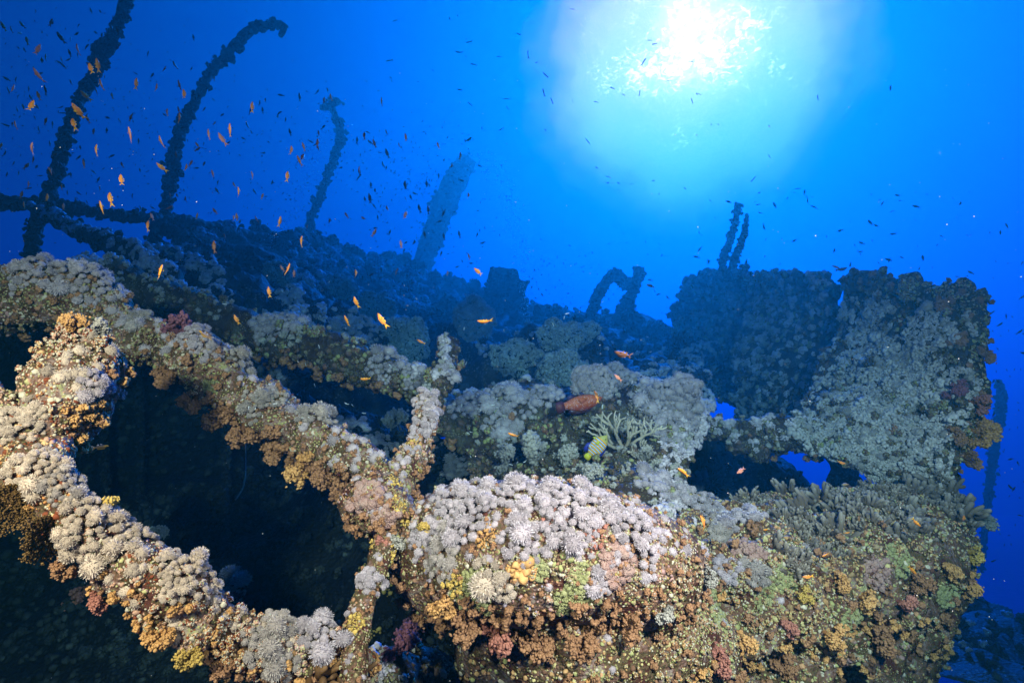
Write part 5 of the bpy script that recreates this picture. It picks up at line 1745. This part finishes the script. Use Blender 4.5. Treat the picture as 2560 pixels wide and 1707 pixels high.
OZ = [(0, 40, 300, 520, 46, 'little orange fish in the dense school around the tallest davit', 'orange school around the tallest davit'),
      (300, 150, 560, 560, 26, 'little orange fish in the school between the two left davits', 'orange school between the left davits'),
      (540, 240, 1180, 700, 34, 'little orange fish in the water from the walking stick davit to the mast stump', 'orange school before the thin davit')]
for u0, v0, u1, v1, n, lab, grp in OZ:
    for _ in range(n):
        k = RNG.random()
        fish('anthias', (ANTH + ANTP)[int(RNG.integers(6))] if k < .6 else BRWN[int(RNG.integers(2))], RNG.uniform(u0, u1), RNG.uniform(v0, v1), RNG.uniform(11, 22), RNG.normal(95, 22), .055, lab, 'fish', grp, RNG.normal(0, .4), RNG.choice([-1, 1]) * RNG.uniform(.1, 1.0))
pool.sort(key=lambda q: -q[0])
PEOPLE = ['school around the tallest davit', 'school between the left davits', 'school left of the thin davit', 'school around the mast stump', 'fish left of the sun', 'fish against the sun', 'fish around the broken loop', 'fish above the bulwark', 'fish at the right edge']
for i, (L, u, v, a, lab, kits, z) in enumerate(pool[:260]):
    fish('small_fish', kits[int(RNG.integers(len(kits)))], u, v, L, a, .085, lab, 'fish', PEOPLE[z], None, None, 7.5)
rest = [q for q in pool[260:]]
# tiny far fish that read as specks
for _ in range(900):
    c = [(150, 250, 190, 170), (420, 330, 130, 150), (1010, 480, 120, 140), (960, 610, 170, 60), (1050, 420, 90, 60), (700, 430, 150, 110), (1380, 700, 120, 50)][int(RNG.integers(7))]
    rest.append((RNG.uniform(4, 9), RNG.normal(c[0], c[2]), RNG.normal(c[1], c[3]), RNG.normal(110, 50), '', DARK, 0))
V = []
tiny = Geo(np.array([(.5, 0, 0), (.1, .07, 0), (.1, -.07, 0), (.1, 0, .15), (.1, 0, -.15), (-.3, 0, .02), (-.5, .0, .13), (-.5, 0, -.13), (-.3, .02, 0), (-.3, -.02, 0)]),
           [(0, 3, 1), (0, 1, 4), (0, 2, 3), (0, 4, 2), (1, 3, 5), (2, 5, 3), (1, 5, 4), (2, 4, 5), (5, 6, 8), (5, 9, 6), (5, 8, 7), (5, 7, 9)])
for L, u, v, a, *_ in rest:
    d = min(9, .08 * FPX / L)
    h = cast(u, v)
    if h and h[2] < d + .2:
        continue
    s = L * d / FPX
    aa = math.radians(a)
    hd = (math.cos(aa) * RGT + math.sin(aa) * UPV)
    sd = -FWD
    up = np.cross(sd, hd)
    M = np.stack([hd, sd, up], 1) * s
    V.append(tiny.moved(M, P(u, v, d)))
o = put('distant_fish_school', join(V), M_DARKF)
tag(o, 'countless tiny dark fish drifting as specks in the far water', 'fish school', kind='stuff')

# little silver fish hovering over the reef
for _ in range(64):
    if RNG.random() < .5:
        u, v = RNG.uniform(560, 1200), RNG.uniform(700, 1120)
    else:
        u, v = RNG.uniform(1130, 1720), RNG.uniform(740, 1210)
    fish('silver_fish', SLIM[int(RNG.integers(3))], u, v, RNG.uniform(6, 12), RNG.normal(150, 60), .03, 'tiny silver white fish hovering just over the shaded reef', 'fish', 'tiny silver fish over the reef', None, None, 5)

# bubbles rising from divers below
V = []
for path, n in [([(1312, 800), (1310, 700), (1300, 620), (1285, 560), (1265, 480), (1230, 420), (1200, 380)], 230), ([(640, 650), (690, 590), (740, 520), (790, 420), (815, 340), (830, 280)], 150)]:
    pts = spline([(a, b, 0) for a, b in path], 200)
    for _ in range(n):
        q = pts[int(RNG.integers(200))]
        w = 6 + 22 * (1 - (q[1] - 280) / 520)
        d = 11 + RNG.normal(0, .4)
        s = RNG.uniform(.5, 1.6) * (1.5 if RNG.random() < .1 else 1) * d / FPX
        V.append(Geo(ICO1.V * s * [1, 1, .8] + P(q[0] + RNG.normal(0, w), q[1] + RNG.normal(0, 4), d), ICO1.F3))
SN = []
for _ in range(420):
    u, v = RNG.uniform(0, 2560), RNG.uniform(150, 1707)
    d = RNG.uniform(.9, 4.5)
    h = cast(u, v)
    if h and h[2] < d + .1:
        continue
    s = RNG.uniform(.5, 1.25) * d / FPX
    SN.append(Geo(ICO0.V * s * RNG.uniform(.5, 1.5, 3) + P(u, v, d), ICO0.F3))
ms, _t, b = new_mat('suspended_specks')
b.inputs['Base Color'].default_value = (.5, .5, .48, 1)
tag(put('suspended_particles', join(SN), ms), 'fine pale specks floating in the water', 'particles', kind='stuff')
mb, _t, b = new_mat('air_bubble')
b.inputs['Base Color'].default_value = (.8, .9, .95, 1)
b.inputs['Roughness'].default_value = .1
b.inputs['Specular IOR Level'].default_value = .8
o = put('bubbles', join(V), mb)
tag(o, 'streams of small air bubbles rising past the ridge', 'bubbles', kind='stuff')
